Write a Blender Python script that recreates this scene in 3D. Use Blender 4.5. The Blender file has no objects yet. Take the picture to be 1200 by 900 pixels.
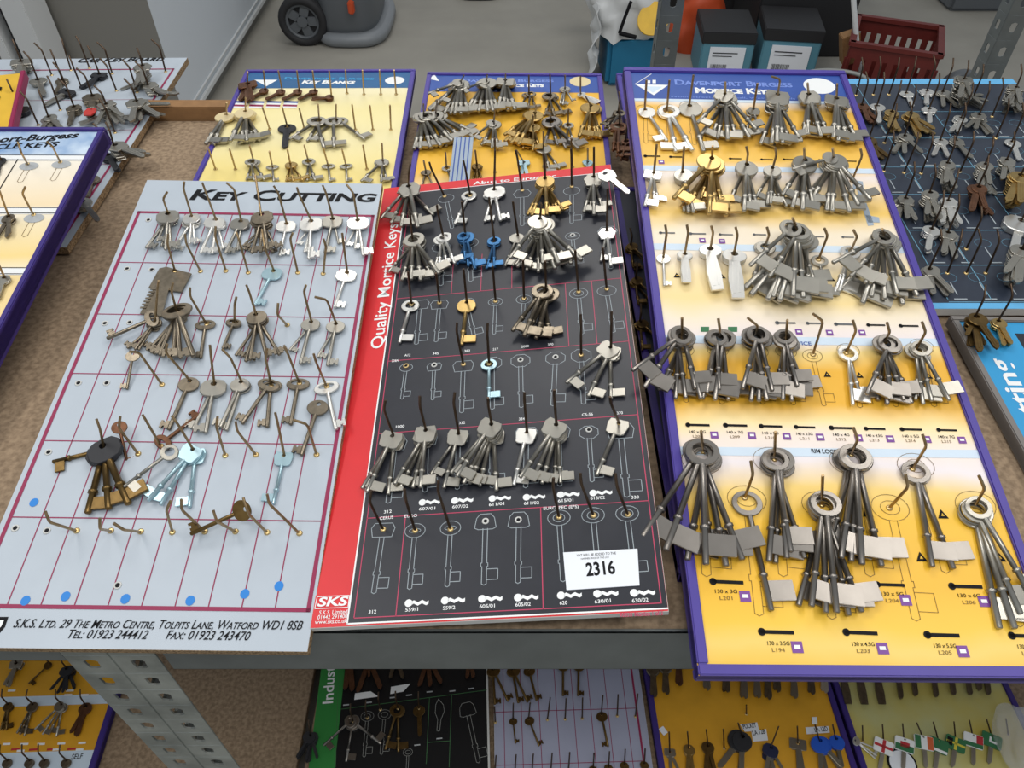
import bpy, bmesh, math, random
from mathutils import Vector, Matrix
R = math.radians
random.seed(7)
scene = bpy.context.scene
COL = scene.collection

# ---------------------------------------------------------------- camera
FPX, PITCH, CAMH = 901.0, R(45.7), 0.70          # focal length in px of a 1200 px wide frame
cam_d = bpy.data.cameras.new('camera'); cam_d.sensor_width = 36.0; cam_d.lens = 36.0*FPX/1200.0
cam_d.clip_start = .02; cam_d.clip_end = 60
cam = bpy.data.objects.new('camera', cam_d); COL.objects.link(cam)
cam.location = (0, 0, CAMH); cam.rotation_euler = (math.pi/2-PITCH, 0, 0)
scene.camera = cam
CAM = Vector((0, 0, CAMH))
FW = Vector((0, math.cos(PITCH), -math.sin(PITCH))); UP = Vector((0, math.sin(PITCH), math.cos(PITCH))); RT = Vector((1, 0, 0))
def ray(px, py): return FW + RT*((px-600)/FPX) - UP*((py-450)/FPX)
def hit(px, py, z=0.0):
    r = ray(px, py); return CAM + r*((z-CAMH)/r.z)

# ---------------------------------------------------------------- world, lights, exposure
world = bpy.data.worlds.new('world'); scene.world = world; world.use_nodes = True
bg = world.node_tree.nodes['Background']; bg.inputs[0].default_value = (.86, .93, 1.0, 1); bg.inputs[1].default_value = .40
def area(name, loc, size, energy, rot=(0, 0, 0), col=(1, .97, .93)):
    l = bpy.data.lights.new(name, 'AREA'); l.shape = 'RECTANGLE'; l.size, l.size_y = size; l.energy = energy; l.color = col
    o = bpy.data.objects.new(name, l); COL.objects.link(o); o.location = loc; o.rotation_euler = rot
    return o
area('ceiling_or_fill_lamp', (.1, 2.4, 2.3), (1.7, .7), 27)
area('ceiling_or_fill_lamp', (-1.5, .6, 2.4), (.4, 2.0), 22)  # left side fill, added to brighten the near boards
area('ceiling_or_fill_lamp', (1.7, .5, 2.4), (.4, 2.0), 22)  # right side fill, added for diffuse brightness on the near boards
area('ceiling_or_fill_lamp', (-.6, 5.0, 2.4), (2.4, .5), 14)
area('ceiling_or_fill_lamp', (.1, -.45, 2.2), (1.5, .45), 22)  # front fill above the camera, added to even out near and far boards
scene.view_settings.view_transform = 'Standard'; scene.view_settings.look = 'None'
scene.view_settings.exposure = 0.0; scene.view_settings.gamma = 1.0
try: scene.view_settings.use_curve_mapping = False
except Exception: pass

# ---------------------------------------------------------------- materials
def srgb(c):
    if isinstance(c, str): c = [int(c[i:i+2], 16) for i in (0, 2, 4)]
    f = lambda v: v/12.92 if v <= .04045 else ((v+.055)/1.055)**2.4
    return tuple(f(v/255.0) for v in c)+(1,)
MATS = {}
def mat(name, col, rough=.5, metal=0.0, noise=0.0, nscale=60.0, bump=0.0, col2=None, spec=None, alpha=None, trans=None):
    m = bpy.data.materials.new(name); m.use_nodes = True; MATS[name] = m
    nt = m.node_tree; b = nt.nodes['Principled BSDF']
    b.inputs['Base Color'].default_value = srgb(col); b.inputs['Roughness'].default_value = rough; b.inputs['Metallic'].default_value = metal
    if spec is not None: b.inputs['Specular IOR Level'].default_value = spec
    if trans is not None: b.inputs['Transmission Weight'].default_value = trans
    if alpha is not None: b.inputs['Alpha'].default_value = alpha
    if noise or bump:
        tc = nt.nodes.new('ShaderNodeTexCoord'); n = nt.nodes.new('ShaderNodeTexNoise'); n.inputs['Scale'].default_value = nscale; n.inputs['Detail'].default_value = 6
        nt.links.new(tc.outputs['Object'], n.inputs['Vector'])
        if noise:
            rp = nt.nodes.new('ShaderNodeValToRGB'); c1 = srgb(col)
            c2 = srgb(col2) if col2 else tuple(v*(1-noise) for v in c1[:3])+(1,)
            rp.color_ramp.elements[0].position = .35; rp.color_ramp.elements[0].color = c2
            rp.color_ramp.elements[1].position = .65; rp.color_ramp.elements[1].color = c1
            nt.links.new(n.outputs['Fac'], rp.inputs[0]); nt.links.new(rp.outputs[0], b.inputs['Base Color'])
        if bump:
            bp = nt.nodes.new('ShaderNodeBump'); bp.inputs['Strength'].default_value = bump; bp.inputs['Distance'].default_value = .002
            nt.links.new(n.outputs['Fac'], bp.inputs['Height']); nt.links.new(bp.outputs[0], b.inputs['Normal'])
    return m
mat('steel', (172, 168, 158), .32, .93, .08, 40)
mat('dark_steel', (150, 144, 137), .31, .94, .1, 40)
mat('nickel', (224, 222, 216), .31, .88)
mat('worn_steel', (142, 131, 114), .32, .9, .3, 120)
mat('brass', (190, 160, 102), .28, .9, .2, 60)
mat('bronze', (122, 98, 58), .34, .88, .3, 90)
mat('copper_brown', (120, 84, 62), .42, .8, .35, 90)
mat('pale_blue', (176, 205, 214), .33, .75)
mat('blue_steel', (70, 120, 168), .34, .75, .2, 90)
mat('cream_head', (224, 206, 160), .45, .2)
mat('black_plastic', (30, 31, 36), .5)
mat('blue_plastic', (28, 84, 190), .45)
mat('navy_plastic', (20, 28, 62), .45)
mat('red_plastic', (190, 50, 44), .45)
mat('hook_brass', (172, 146, 108), .33, .85, .3, 200)
mat('hook_dark', (92, 75, 60), .38, .75, .3, 200)
mat('hook_steel', (140, 130, 112), .32, .9, .2, 200)
mat('rivet', (214, 186, 130), .3, .85)
mat('grey_board', (180, 190, 200), .42, 0, .05, 14)
mat('white_print', (236, 238, 238), .5)
mat('crimson', (142, 28, 74), .5)
mat('pink_line', (190, 62, 96), .5)
mat('red_print', (216, 38, 44), .42, 0, .05, 30)
mat('black_print', (36, 38, 46), .4, 0, .12, 40)
mat('ink', (16, 16, 20), .6, spec=.2)
mat('outline_white', (158, 168, 174), .5)
mat('outline_dark', (112, 84, 34), .5)
mat('pale_stripe', (206, 222, 236), .45)
mat('blue_header', (48, 84, 164), .42, 0, .15, 12)
mat('teal_header', (30, 96, 148), .42, 0, .15, 12)
mat('header_text', (116, 142, 214), .5)
mat('purple', (74, 60, 150), .42, 0, .08, 30)
mat('deep_purple', (58, 42, 122), .42, 0, .08, 30)
mat('violet_ink', (122, 70, 150), .5)
mat('blue_dot', (28, 126, 208), .5)
mat('white_edge', (206, 206, 202), .6)
mat('chip_edge', (176, 148, 112), .8, 0, .5, 420, .3, (96, 72, 46))
mat('chipboard', (160, 138, 112), .82, 0, 1, 130, .3, (126, 106, 84))
mat('rack_grey', (112, 118, 118), .42, .35, .15, 25)
mat('galvanised', (176, 182, 178), .36, .6, .4, 16, 0, (128, 134, 132))
mat('concrete', (158, 154, 144), .75, 0, .14, 3)
mat('wall_white', (206, 212, 218), .55)
mat('wall_grey', (128, 126, 120), .55)
mat('wall_dark', (100, 96, 92), .5)
mat('trim_white', (206, 208, 208), .5)
mat('rubber', (38, 38, 40), .7)
mat('grey_plastic', (92, 96, 100), .45)
mat('light_grey_plastic', (128, 132, 136), .45)
mat('orange_plastic', (196, 76, 34), .5)
mat('cardboard', (150, 112, 72), .8, 0, .15, 60)
mat('teal_box', (88, 140, 158), .55)
mat('black_box', (34, 34, 36), .6)
mat('crate_red', (104, 34, 28), .55, 0, .15, 20)
mat('case_blue', (26, 112, 150), .45)
mat('bag_white', (206, 208, 208), .35)
mat('yellow_print', (232, 186, 52), .45, 0, .12, 20)
mat('cable_grey', (150, 152, 148), .5)
mat('navy_board', (44, 52, 66), .4, 0, .15, 30)
mat('cyan_strip', (96, 172, 220), .45)
mat('cyan_line', (108, 160, 186), .5)
mat('sky_board', (48, 150, 204), .45)
mat('frame_grey', (120, 116, 112), .5)
mat('green_print', (44, 132, 58), .45)
mat('green_line', (60, 110, 66), .5)
mat('black_gloss', (14, 16, 20), .35)
mat('lavender_board', (164, 168, 190), .45, 0, .06, 14)
mat('grey_print', (174, 178, 180), .5)
mat('blue_grey_print', (158, 172, 186), .5)
mat('orange_board', (226, 166, 40), .45, 0, .12, 16)
mat('clear_film', (225, 228, 230), .12, 0, 0, 10, 0, None, None, .30)
mat('paper', (232, 236, 242), .6)
mat('flag_green', (46, 112, 70), .45)
mat('flag_orange', (206, 98, 52), .45)
mat('flag_red', (186, 44, 52), .45)
mat('flag_yellow', (214, 200, 70), .45)

def band_mat(name, stops, amp=.02, scale=9.0):
    """printed colour that runs along the board (object Y, metres) with soft cloudy edges"""
    m = bpy.data.materials.new(name); m.use_nodes = True; MATS[name] = m
    nt = m.node_tree; b = nt.nodes['Principled BSDF']; b.inputs['Roughness'].default_value = .42
    tc = nt.nodes.new('ShaderNodeTexCoord'); sp = nt.nodes.new('ShaderNodeSeparateXYZ'); n = nt.nodes.new('ShaderNodeTexNoise'); n.inputs['Scale'].default_value = scale; n.inputs['Detail'].default_value = 3
    ma = nt.nodes.new('ShaderNodeMath'); ma.operation = 'MULTIPLY_ADD'; ma.inputs[1].default_value = amp; ma.inputs[2].default_value = -amp/2
    ad = nt.nodes.new('ShaderNodeMath'); ad.operation = 'ADD'
    rp = nt.nodes.new('ShaderNodeValToRGB')
    nt.links.new(tc.outputs['Object'], sp.inputs[0]); nt.links.new(tc.outputs['Object'], n.inputs['Vector'])
    nt.links.new(n.outputs['Fac'], ma.inputs[0]); nt.links.new(ma.outputs[0], ad.inputs[0]); nt.links.new(sp.outputs['Y'], ad.inputs[1])
    nt.links.new(ad.outputs[0], rp.inputs[0]); nt.links.new(rp.outputs[0], b.inputs['Base Color'])
    e = rp.color_ramp.elements; st = sorted((max(0, min(1, p)), c) for p, c in stops)
    e[0].position = st[0][0]; e[0].color = srgb(st[0][1]); e[1].position = st[-1][0]; e[1].color = srgb(st[-1][1])
    for p, c in st[1:-1]: el = e.new(p); el.color = srgb(c)
    return m

# ---------------------------------------------------------------- helpers
def tag(o, label=None, cat=None, group=None, kind=None):
    if label: o['label'] = label
    if cat: o['category'] = cat
    if group: o['group'] = group
    if kind: o['kind'] = kind
    return o
def link(name, me, parent=None, m=None):
    o = bpy.data.objects.new(name, me); COL.objects.link(o)
    if parent is not None: o.parent = parent
    return o
def empty(name, M):
    o = bpy.data.objects.new(name, None); o.empty_display_size = .02; COL.objects.link(o); o.matrix_world = M; return o
class MB:
    """collects shapes into one mesh"""
    def __init__(s): s.v = []; s.f = []; s.mi = []; s.sm = []; s.mats = []
    def _m(s, m):
        if m not in s.mats: s.mats.append(m)
        return s.mats.index(m)
    def add(s, vs, fs, m, smooth=False):
        o = len(s.v); i = s._m(m); s.v += [tuple(v) for v in vs]
        for f in fs: s.f.append([o+k for k in f]); s.mi.append(i); s.sm.append(smooth)
    def box(s, x0, x1, y0, y1, z0, z1, m, bev=0.0, M=None):
        b = bev
        if b <= 0:
            vs = [(x, y, z) for z in (z0, z1) for y in (y0, y1) for x in (x0, x1)]
            fs = [(0, 2, 3, 1), (4, 5, 7, 6), (0, 1, 5, 4), (2, 6, 7, 3), (0, 4, 6, 2), (1, 3, 7, 5)]
        else:
            bm = bmesh.new(); bmesh.ops.create_cube(bm, size=1)
            for v in bm.verts: v.co = Vector(((x0+x1)/2+v.co.x*(x1-x0), (y0+y1)/2+v.co.y*(y1-y0), (z0+z1)/2+v.co.z*(z1-z0)))
            bmesh.ops.bevel(bm, geom=bm.edges[:], offset=b, segments=2, affect='EDGES')
            bm.verts.index_update(); vs = [v.co.copy() for v in bm.verts]; fs = [[v.index for v in f.verts] for f in bm.faces]; bm.free()
        if M is not None: vs = [M @ Vector(v) for v in vs]
        s.add(vs, fs, m)
    def tube(s, pts, r, m, n=6, caps=True, radii=None):
        pts = [Vector(p) for p in pts]; rings = []; prev = None
        for i, p in enumerate(pts):
            d = (pts[min(i+1, len(pts)-1)]-pts[max(i-1, 0)]).normalized()
            a = prev if prev is not None else (Vector((1, 0, 0)) if abs(d.x) < .8 else Vector((0, 1, 0)))
            x = (a-d*a.dot(d)).normalized(); prev = x; y = d.cross(x)
            rr = radii[i] if radii else r
            rings.append([p+(x*math.cos(2*math.pi*k/n)+y*math.sin(2*math.pi*k/n))*rr for k in range(n)])
        vs = [q for g in rings for q in g]; fs = []
        for i in range(len(rings)-1):
            for k in range(n): fs.append((i*n+k, i*n+(k+1) % n, (i+1)*n+(k+1) % n, (i+1)*n+k))
        s.add(vs, fs, m, True)
        if caps: s.add(rings[0], [tuple(reversed(range(n)))], m); s.add(rings[-1], [tuple(range(n))], m)
    def torus(s, c, R0, r, m, ax=(1, 0, 0), ay=(0, 1, 0), n=28, k=6, a0=0.0, a1=2*math.pi, sx=1, sy=1):
        c = Vector(c); ax = Vector(ax); ay = Vector(ay)
        pts = [c+ax*math.cos(a0+(a1-a0)*i/n)*R0*sx+ay*math.sin(a0+(a1-a0)*i/n)*R0*sy for i in range(n+1)]
        s.tube(pts, r, m, k, False)
    def prism(s, poly, z0, z1, m, M=None):
        n = len(poly); vs = [(p[0], p[1], z0) for p in poly]+[(p[0], p[1], z1) for p in poly]
        if M is not None: vs = [M @ Vector(v) for v in vs]
        s.add(vs, [tuple(reversed(range(n))), tuple(range(n, 2*n))]+[(i, (i+1) % n, n+(i+1) % n, n+i) for i in range(n)], m)
    def plate(s, outer, hc, hole, t, m, zc=0.0, M=None, nu=22):
        """flat plate of thickness t, convex outline 'outer', hole polygon radius function about hc"""
        hc = Vector((hc[0], hc[1])); angs = [2*math.pi*i/nu for i in range(nu)]
        for p in outer: angs.append(math.atan2(p[1]-hc.y, p[0]-hc.x) % (2*math.pi))
        angs = sorted(angs); A = []
        for a in angs:
            if not A or a-A[-1] > .02: A.append(a)
        def outpt(a):
            d = Vector((math.cos(a), math.sin(a))); best = None
            for i in range(len(outer)):
                p = Vector(outer[i]); q = Vector(outer[(i+1) % len(outer)]); e = q-p; den = d.x*e.y-d.y*e.x
                if abs(den) < 1e-12: continue
                w = p-hc; tt = (w.x*e.y-w.y*e.x)/den; uu = (w.x*d.y-w.y*d.x)/den
                if tt > 0 and -1e-6 <= uu <= 1+1e-6: best = tt if best is None else max(best, tt)
            return hc+d*(best or 0)
        bv = min(t*.3, .0006); O = [outpt(a) for a in A]; H = [hc+Vector((math.cos(a), math.sin(a)))*hole(a) for a in A]
        Oi = [o-(o-hc).normalized()*bv for o in O]; n = len(A); vs = []
        for ring, z in ((H, -t/2), (Oi, -t/2), (O, -t/2+bv), (O, t/2-bv), (Oi, t/2), (H, t/2)): vs += [(p.x, p.y, z+zc) for p in ring]
        if M is not None: vs = [M @ Vector(v) for v in vs]
        fs = []
        for rI in range(6):
            r2 = (rI+1) % 6
            for i in range(n): j = (i+1) % n; fs.append((rI*n+i, r2*n+i, r2*n+j, rI*n+j))
        s.add(vs, [tuple(reversed(f)) for f in fs], m)
    def mesh(s, name):
        me = bpy.data.meshes.new(name); me.from_pydata(s.v, [], s.f)
        for m in s.mats: me.materials.append(MATS[m])
        me.polygons.foreach_set('material_index', s.mi); me.polygons.foreach_set('use_smooth', s.sm); me.update(); return me
    def build(s, name, parent=None):
        if not s.f: return None
        return link(name, s.mesh(name), parent)
def ell(rx, ry, n=24, cx=0, cy=0, a0=0): return [(cx+rx*math.cos(a0+2*math.pi*i/n), cy+ry*math.sin(a0+2*math.pi*i/n)) for i in range(n)]
def ehole(rx, ry): return lambda a: rx*ry/math.sqrt((ry*math.cos(a))**2+(rx*math.sin(a))**2)

XF = [0, 0, 1.0]
def xf(x=0, y=0, s=1.0): XF[:] = [x, y, s]
def px(p): return (XF[0]+p[0]/XF[2], XF[1]+p[1]/XF[2])

class Board:
    def __init__(s, name, label, origin, yaw, tilt, roll, W, L, short, H, cat='key display board', hookmat='hook_brass', wire=.0015):
        u = Vector((math.cos(yaw), math.sin(yaw), 0)); v0 = Vector((-math.sin(yaw), math.cos(yaw), 0)); z = Vector((0, 0, 1))
        v = v0*math.cos(tilt)+z*math.sin(tilt); n = u.cross(v); u = u*math.cos(roll)+n*math.sin(roll); n = u.cross(v)
        s.u, s.v, s.n, s.o = u, v, n, Vector(origin); s.W, s.L, s.H, s.short = W, L, H, short; s.hookmat = hookmat; s.wire = wire; s.kind = None; s.kmin = .7; s.arm = None
        s.M = Matrix(((u.x, v.x, n.x, s.o.x), (u.y, v.y, n.y, s.o.y), (u.z, v.z, n.z, s.o.z), (0, 0, 0, 1)))
        s.root = empty(name, s.M); tag(s.root, label, cat); s.rows = {}; s.row = 'top'
    def loc(s, p, h=0.0, raw=False):
        """board-local (x along width, y up the board, z off the face) of an image point at height h"""
        if not raw: p = px(p)
        r = ray(*p); o = s.o+s.n*h; t = (o-CAM).dot(s.n)/r.dot(s.n); q = CAM+r*t-s.o
        return Vector((q.dot(s.u), q.dot(s.v), h))
    def panel(s, t, face, edge, name='panel', bev=0.0):
        b = MB(); b.box(0, s.W, 0, s.L, -t, -.0004, edge, bev); b.add([(0.0004, .0004, 0), (s.W-.0004, .0004, 0), (s.W-.0004, s.L-.0004, 0), (0.0004, s.L-.0004, 0)], [(0, 1, 2, 3)], face); return b.build(name, s.root)
    def frame(s, w, top, depth, m):
        for nm, (x0, x1, y0, y1) in (('frame_rail', (0, s.W, 0, w)), ('frame_rail', (0, s.W, s.L-w, s.L)), ('frame_stile', (0, w, w, s.L-w)), ('frame_stile', (s.W-w, s.W, w, s.L-w))):
            b = MB(); b.box(x0, x1, y0, y1, -depth, top, m, .0012); b.build(nm, s.root)
    def line(s, b, p, q, w, m, h=.0004, local=False):
        a, c = (Vector(p), Vector(q)) if local else (s.loc(p), s.loc(q))
        a = Vector((a.x, a.y, 0)); c = Vector((c.x, c.y, 0)); d = (c-a); 
        if d.length < 1e-6: return
        d.normalize(); k = Vector((-d.y, d.x, 0))*w/2; e = d*w/2; z = Vector((0, 0, h))
        b.add([a-e-k+z, c+e-k+z, c+e+k+z, a-e+k+z], [(0, 1, 2, 3)], m)
    def pline(s, b, pts, w, m, h=.0004, close=False, local=False):
        n = len(pts)
        for i in range(n if close else n-1): s.line(b, pts[i], pts[(i+1) % n], w, m, h, local)
    def poly(s, b, pts, m, h=.0003, local=False):
        q = [Vector(p) if local else s.loc(p) for p in pts]
        if sum((q[i].x*q[(i+1) % len(q)].y-q[(i+1) % len(q)].x*q[i].y) for i in range(len(q))) < 0: q.reverse()
        b.add([(p.x, p.y, h) for p in q], [tuple(range(len(q)))], m)
    def quad(s, b, x0, x1, y0, y1, m, h=.0003): b.add([(x0, y0, h), (x1, y0, h), (x1, y1, h), (x0, y1, h)], [(0, 1, 2, 3)], m)
    def text(s, body, p0, p1, cap, m, bold=.0, shear=0.0, h=.0006, caps=False, name='lettering', local=False, parent=None):
        a, c = (Vector(p0), Vector(p1)) if local else (s.loc(p0), s.loc(p1))
        me = text_mesh(body, (c-a).xy.length, cap, bold, shear, caps); d = Vector((c.x-a.x, c.y-a.y, 0)).normalized(); k = Vector((-d.y, d.x, 0))
        for v in me.vertices: v.co = Vector((a.x, a.y, h))+d*v.co.x+k*v.co.y
        me.materials.clear(); me.materials.append(MATS[m]); me.update(); return link(name, me, parent or s.root)
    # --- hooks and keys
    def hook(s, base, tip=None, bend=None, h0=0.0, keys=None, raw=False):
        """base: image point where the wire passes height h0; tip and bend image points"""
        H = s.H; b = s.loc(base, h0)
        if tip is None:
            lean = Vector((random.uniform(-.06, .06), .10+random.uniform(-.04, .04), 1)); b0 = b-lean*h0; ar = s.arm or (random.uniform(-.004, .004), .012); P = [b0, b0+lean*H*.84, b0+lean*H+Vector((ar[0]*random.uniform(.3, 1.2), ar[1], 0))]
        else:
            tp = s.loc(tip, H)
            bd = s.loc(bend, H*.82) if bend else b.lerp(tp, (H*.82-h0)/(H-h0))
            k = (bd-b)/(H*.82-h0); b0 = b-k*h0 if h0 else b; P = [b0, bd, tp]
        P[0].z = 0
        rec = dict(P=P, keys=keys or []); s.rows.setdefault(s.row, []).append(rec); return rec
    def at(s, P, h):
        for i in range(len(P)-1):
            if h <= P[i+1].z or i == len(P)-2:
                t = (h-P[i].z)/max(1e-6, P[i+1].z-P[i].z); return P[i].lerp(P[i+1], max(0, min(1.4, t)))
    def bunch(s, hole, tip, typ, m, tips, bend=None, n=0, side=1, bend_at=None):
        k = len(tips)+n; h_top = .003+(k-1)*DTB
        rec = s.hook(hole, tip, bend, min(h_top, s.H*.7)); ks = []
        lo, hi = min(t[0] for t in tips), max(t[0] for t in tips)
        for i in range(k):
            if i < n:
                a = random.choice(tips); t = (a[0]+random.uniform(-8, 8)*XF[2]/4, a[1]+random.uniform(-2, 2)*XF[2]/4) if lo == hi else (random.uniform(lo, hi), sum(q[1] for q in tips)/len(tips)+random.uniform(-3, 3)*XF[2]/4)
                ks.append((s.loc(t, .003+i*DTT), typ, m, side, False))
            else:
                ks.append((s.loc(tips[i-n], .003+i*DTT), typ, m, side, True))
        rec['keys'] = ks; rec['tipx'] = [p[0].x for p in ks]; return rec
DTB, DTT = .0026, .0021

_tc = {}
def text_mesh(body, width, cap, bold=0.0, shear=0.0, caps=False):
    cu = bpy.data.curves.new('lettering', 'FONT'); cu.body = body; cu.size = 1.0; cu.offset = bold; cu.resolution_u = 3
    if caps:
        cu.small_caps_scale = .78
        for f in cu.body_format: f.use_small_caps = True
    o = bpy.data.objects.new('lettering', cu); COL.objects.link(o)
    dg = bpy.context.evaluated_depsgraph_get(); dg.update()
    me = bpy.data.meshes.new_from_object(o.evaluated_get(dg)); bpy.data.objects.remove(o); bpy.data.curves.remove(cu)
    x0 = min(v.co.x for v in me.vertices); x1 = max(v.co.x for v in me.vertices)
    sx = width/(x1-x0); sy = cap/.73
    for v in me.vertices:
        y = v.co.y*sy; v.co = Vector(((v.co.x-x0)*sx+shear*y, y, 0))
    return me

# ---------------------------------------------------------------- key shapes (metres, hang point at the origin, tip towards -Y)
def trap(w, h, top=.82): return [(-w/2*top, 0), (w/2*top, 0), (w/2, -h*.3), (w/2*.82, -h*.9), (w/2*.55, -h), (-w/2*.55, -h), (-w/2*.82, -h*.9), (-w/2, -h*.3)]
def hexa(w, h): return [(-w*.28, 0), (w*.28, 0), (w/2, -h*.42), (w*.34, -h), (-w*.34, -h), (-w/2, -h*.42)]
def octa(w, h): return [(w/2*math.copysign(abs(math.cos(a))**.8, math.cos(a)), -h/2+h/2*math.copysign(abs(math.sin(a))**.8, math.sin(a))) for a in [2*math.pi*(i+.5)/10 for i in range(10)]]
def rnd(w, h): return ell(w/2, h/2, 26, 0, -h/2)
def rct(w, h): return [(-w/2+.002, 0), (w/2-.002, 0), (w/2, -.002), (w/2, -h+.002), (w/2-.002, -h), (-w/2+.002, -h), (-w/2, -h+.002), (-w/2, -.002)]
# name: (bow outline, w, h, hole rx, hole ry, hole offset from bow top, bow thickness, length, shaft r, collar, bit (w,h,gap,thickness,notch))
KT = {
 'ring_long': (rnd, .035, .031, .0115, .0098, .0056, .0030, .130, .0034, True, (.026, .022, .010, .0030, 0)),
 'ring_mid': (rnd, .028, .025, .0085, .0074, .0050, .0028, .088, .0027, True, (.021, .018, .008, .0028, 0)),
 'ring': (rnd, .025, .022, .0068, .0060, .0045, .0026, .072, .0025, True, (.014, .011, .004, .0026, 0)),
 'disc': (rnd, .025, .023, .0026, .0026, .0045, .0024, .072, .0025, True, (.014, .011, .004, .0026, 0)),
 'trap': (trap, .028, .023, .0026, .0026, .0045, .0024, .080, .0027, True, (.015, .012, .004, .0026, 0)),
 'hexagon': (hexa, .027, .023, .0030, .0026, .0045, .0024, .076, .0026, True, (.015, .012, .004, .0026, 0)),
 'octagon': (octa, .026, .021, .0030, .0026, .0045, .0024, .058, .0021, False, (.010, .009, .002, .0022, 1)),
 'oval': (rnd, .028, .017, .0088, .0036, .0042, .0026, .062, .0025, False, (.010, .009, .003, .0024, 1)),
 'rect': (rct, .026, .017, .0030, .0024, .0035, .0024, .070, .0025, True, (.015, .012, .003, .0026, 0)),
 'plastic_head': (octa, .033, .027, .0034, .0034, .0060, .0060, .076, .0034, True, (.017, .014, .004, .0030, 0)),
 'flat_round': (rnd, .024, .020, .0026, .0024, .0045, .0022, .066, .0024, False, (.010, .009, .002, .0022, 1)),
}
CT = {  # cylinder keys: bow outline, w, h, hole, thickness, blade width, blade thickness, length
 'cyl_round': (rnd, .024, .022, .0030, .0024, .0080, .0022, .055),
 'cyl_hex': (hexa, .027, .022, .0030, .0024, .0080, .0022, .055),
 'cyl_rect': (rct, .028, .018, .0032, .0024, .0080, .0022, .055),
 'cyl_plastic': (octa, .036, .030, .0034, .0070, .0085, .0024, .068),
 'cyl_plastic_round': (rnd, .034, .032, .0034, .0070, .0085, .0024, .064),
 'wide_blade': (rnd, .026, .018, .0030, .0024, .0150, .0024, .062),
}
WORD = {'ring_long': 'long ring-headed', 'ring_mid': 'ring-headed', 'ring': 'ring-headed', 'disc': 'disc-headed', 'trap': 'square-headed', 'hexagon': 'hexagonal-headed',
        'octagon': 'small flat-headed', 'oval': 'oval-headed', 'rect': 'oblong-headed', 'flat_round': 'round-headed', 'plastic_head': 'plastic-headed', 'cyl_round': 'round-headed', 'cyl_hex': 'angular-headed',
        'cyl_rect': 'oblong-headed', 'cyl_plastic': 'plastic-headed', 'cyl_plastic_round': 'plastic-headed', 'wide_blade': 'wide-bladed'}
MWORD = {'steel': 'steel', 'dark_steel': 'dark steel', 'nickel': 'bright silver', 'worn_steel': 'worn', 'brass': 'brass', 'bronze': 'bronze', 'copper_brown': 'brown', 'pale_blue': 'pale blue',
         'blue_steel': 'blue', 'cream_head': 'cream', 'black_plastic': 'black', 'blue_plastic': 'blue', 'navy_plastic': 'navy', 'red_plastic': 'red'}
def lathe(b, prof, m, n=9):
    vs = []; fs = []
    for (y, r) in prof: vs += [(r*math.cos(2*math.pi*k/n), y, r*math.sin(2*math.pi*k/n)) for k in range(n)]
    for i in range(len(prof)-1):
        for k in range(n): fs.append((i*n+k, (i+1)*n+k, (i+1)*n+(k+1) % n, i*n+(k+1) % n))
    b.add(vs, [tuple(reversed(f)) for f in fs], m, True); b.add(vs[-n:], [tuple(range(n))], m)
_km = {}
def key_meshes(typ, m, side):
    kk = (typ, m, side)
    if kk in _km: return _km[kk]
    out = []
    if typ in KT:
        f, w, h, rx, ry, off, t, L, r, collar, (bw, bh, gap, bt, notch) = KT[typ]
        hm = m
        if isinstance(m, tuple): hm, m = m
        top = off+.0002   # bow top edge lies this far above the hang point
        hy = -(ry-.0012); oy = hy+ry+off-.0012 if off > ry else hy+ry+off*.9
        b = MB(); poly = [(x, y+oy) for x, y in f(w, h)]; b.plate(poly, (0, hy), ehole(rx, ry), t, hm); out.append(('bow', b.mesh('bow')))
        y0 = oy-h+.0012; b = MB(); prof = [(y0, r*.9), (y0-.002, r)]
        if collar:
            yc = -L+bh+gap+.006; prof += [(yc+.0022, r), (yc+.0018, r*1.45), (yc-.0012, r*1.45), (yc-.0016, r)]
        prof += [(-L+.0012, r), (-L+.0003, r*.75), (-L, r*.4)]; lathe(b, prof, m); out.append(('shaft', b.mesh('shaft')))
        b = MB(); yb = -L+gap; s0 = r*.6
        if notch:
            b.prism([(s0, yb), (s0+bw*.45, yb), (s0+bw*.45, yb+bh*.25), (s0+bw*.7, yb+bh*.25), (s0+bw*.7, yb), (s0+bw, yb), (s0+bw, yb+bh), (s0+bw*.75, yb+bh), (s0+bw*.75, yb+bh*.75), (s0+bw*.5, yb+bh*.75), (s0+bw*.5, yb+bh), (s0, yb+bh)], -bt/2, bt/2, m)
        else: b.box(s0, s0+r*.4+bw, yb, yb+bh, -bt/2, bt/2, m, .0004)
        me = b.mesh('bit')
        if side < 0:
            for v in me.vertices: v.co.x = -v.co.x
            me.flip_normals()
        out.append(('bit', me))
    else:
        f, w, h, rh, t, bw, bt, L = CT[typ]; hm = m; bm_ = m
        if isinstance(m, tuple): hm, bm_ = m
        oy = rh*1.6; b = MB(); b.plate([(x, y+oy) for x, y in f(w, h)], (0, -rh+.001), ehole(rh*1.3, rh), t, hm); out.append(('bow', b.mesh('bow')))
        y0 = oy-h+.0015; b = MB(); e = bw/2
        if typ == 'wide_blade': poly = [(-e*.8, y0), (-e*.95, -L*.6), (-e*.5, -L), (e*1.2, -L*.97), (e*1.15, -L*.6), (e*.7, y0)]
        else: poly = [(-e, y0), (-e, -L+.004), (-e*.4, -L), (e*.5, -L+.002), (e, -L+.006), (e, y0-.004), (e*1.25, y0-.004), (e*1.25, y0)]
        b.prism(poly, -bt/2, bt/2, bm_)
        b.box(-e*.35, e*.1, -L+.006, y0-.002, bt/2, bt/2+.0003, bm_); b.box(e*.4, e*.7, -L+.008, y0-.002, bt/2, bt/2+.0003, bm_)
        out.append(('blade', b.mesh('blade')))
    _km[kk] = out; return out
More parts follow.
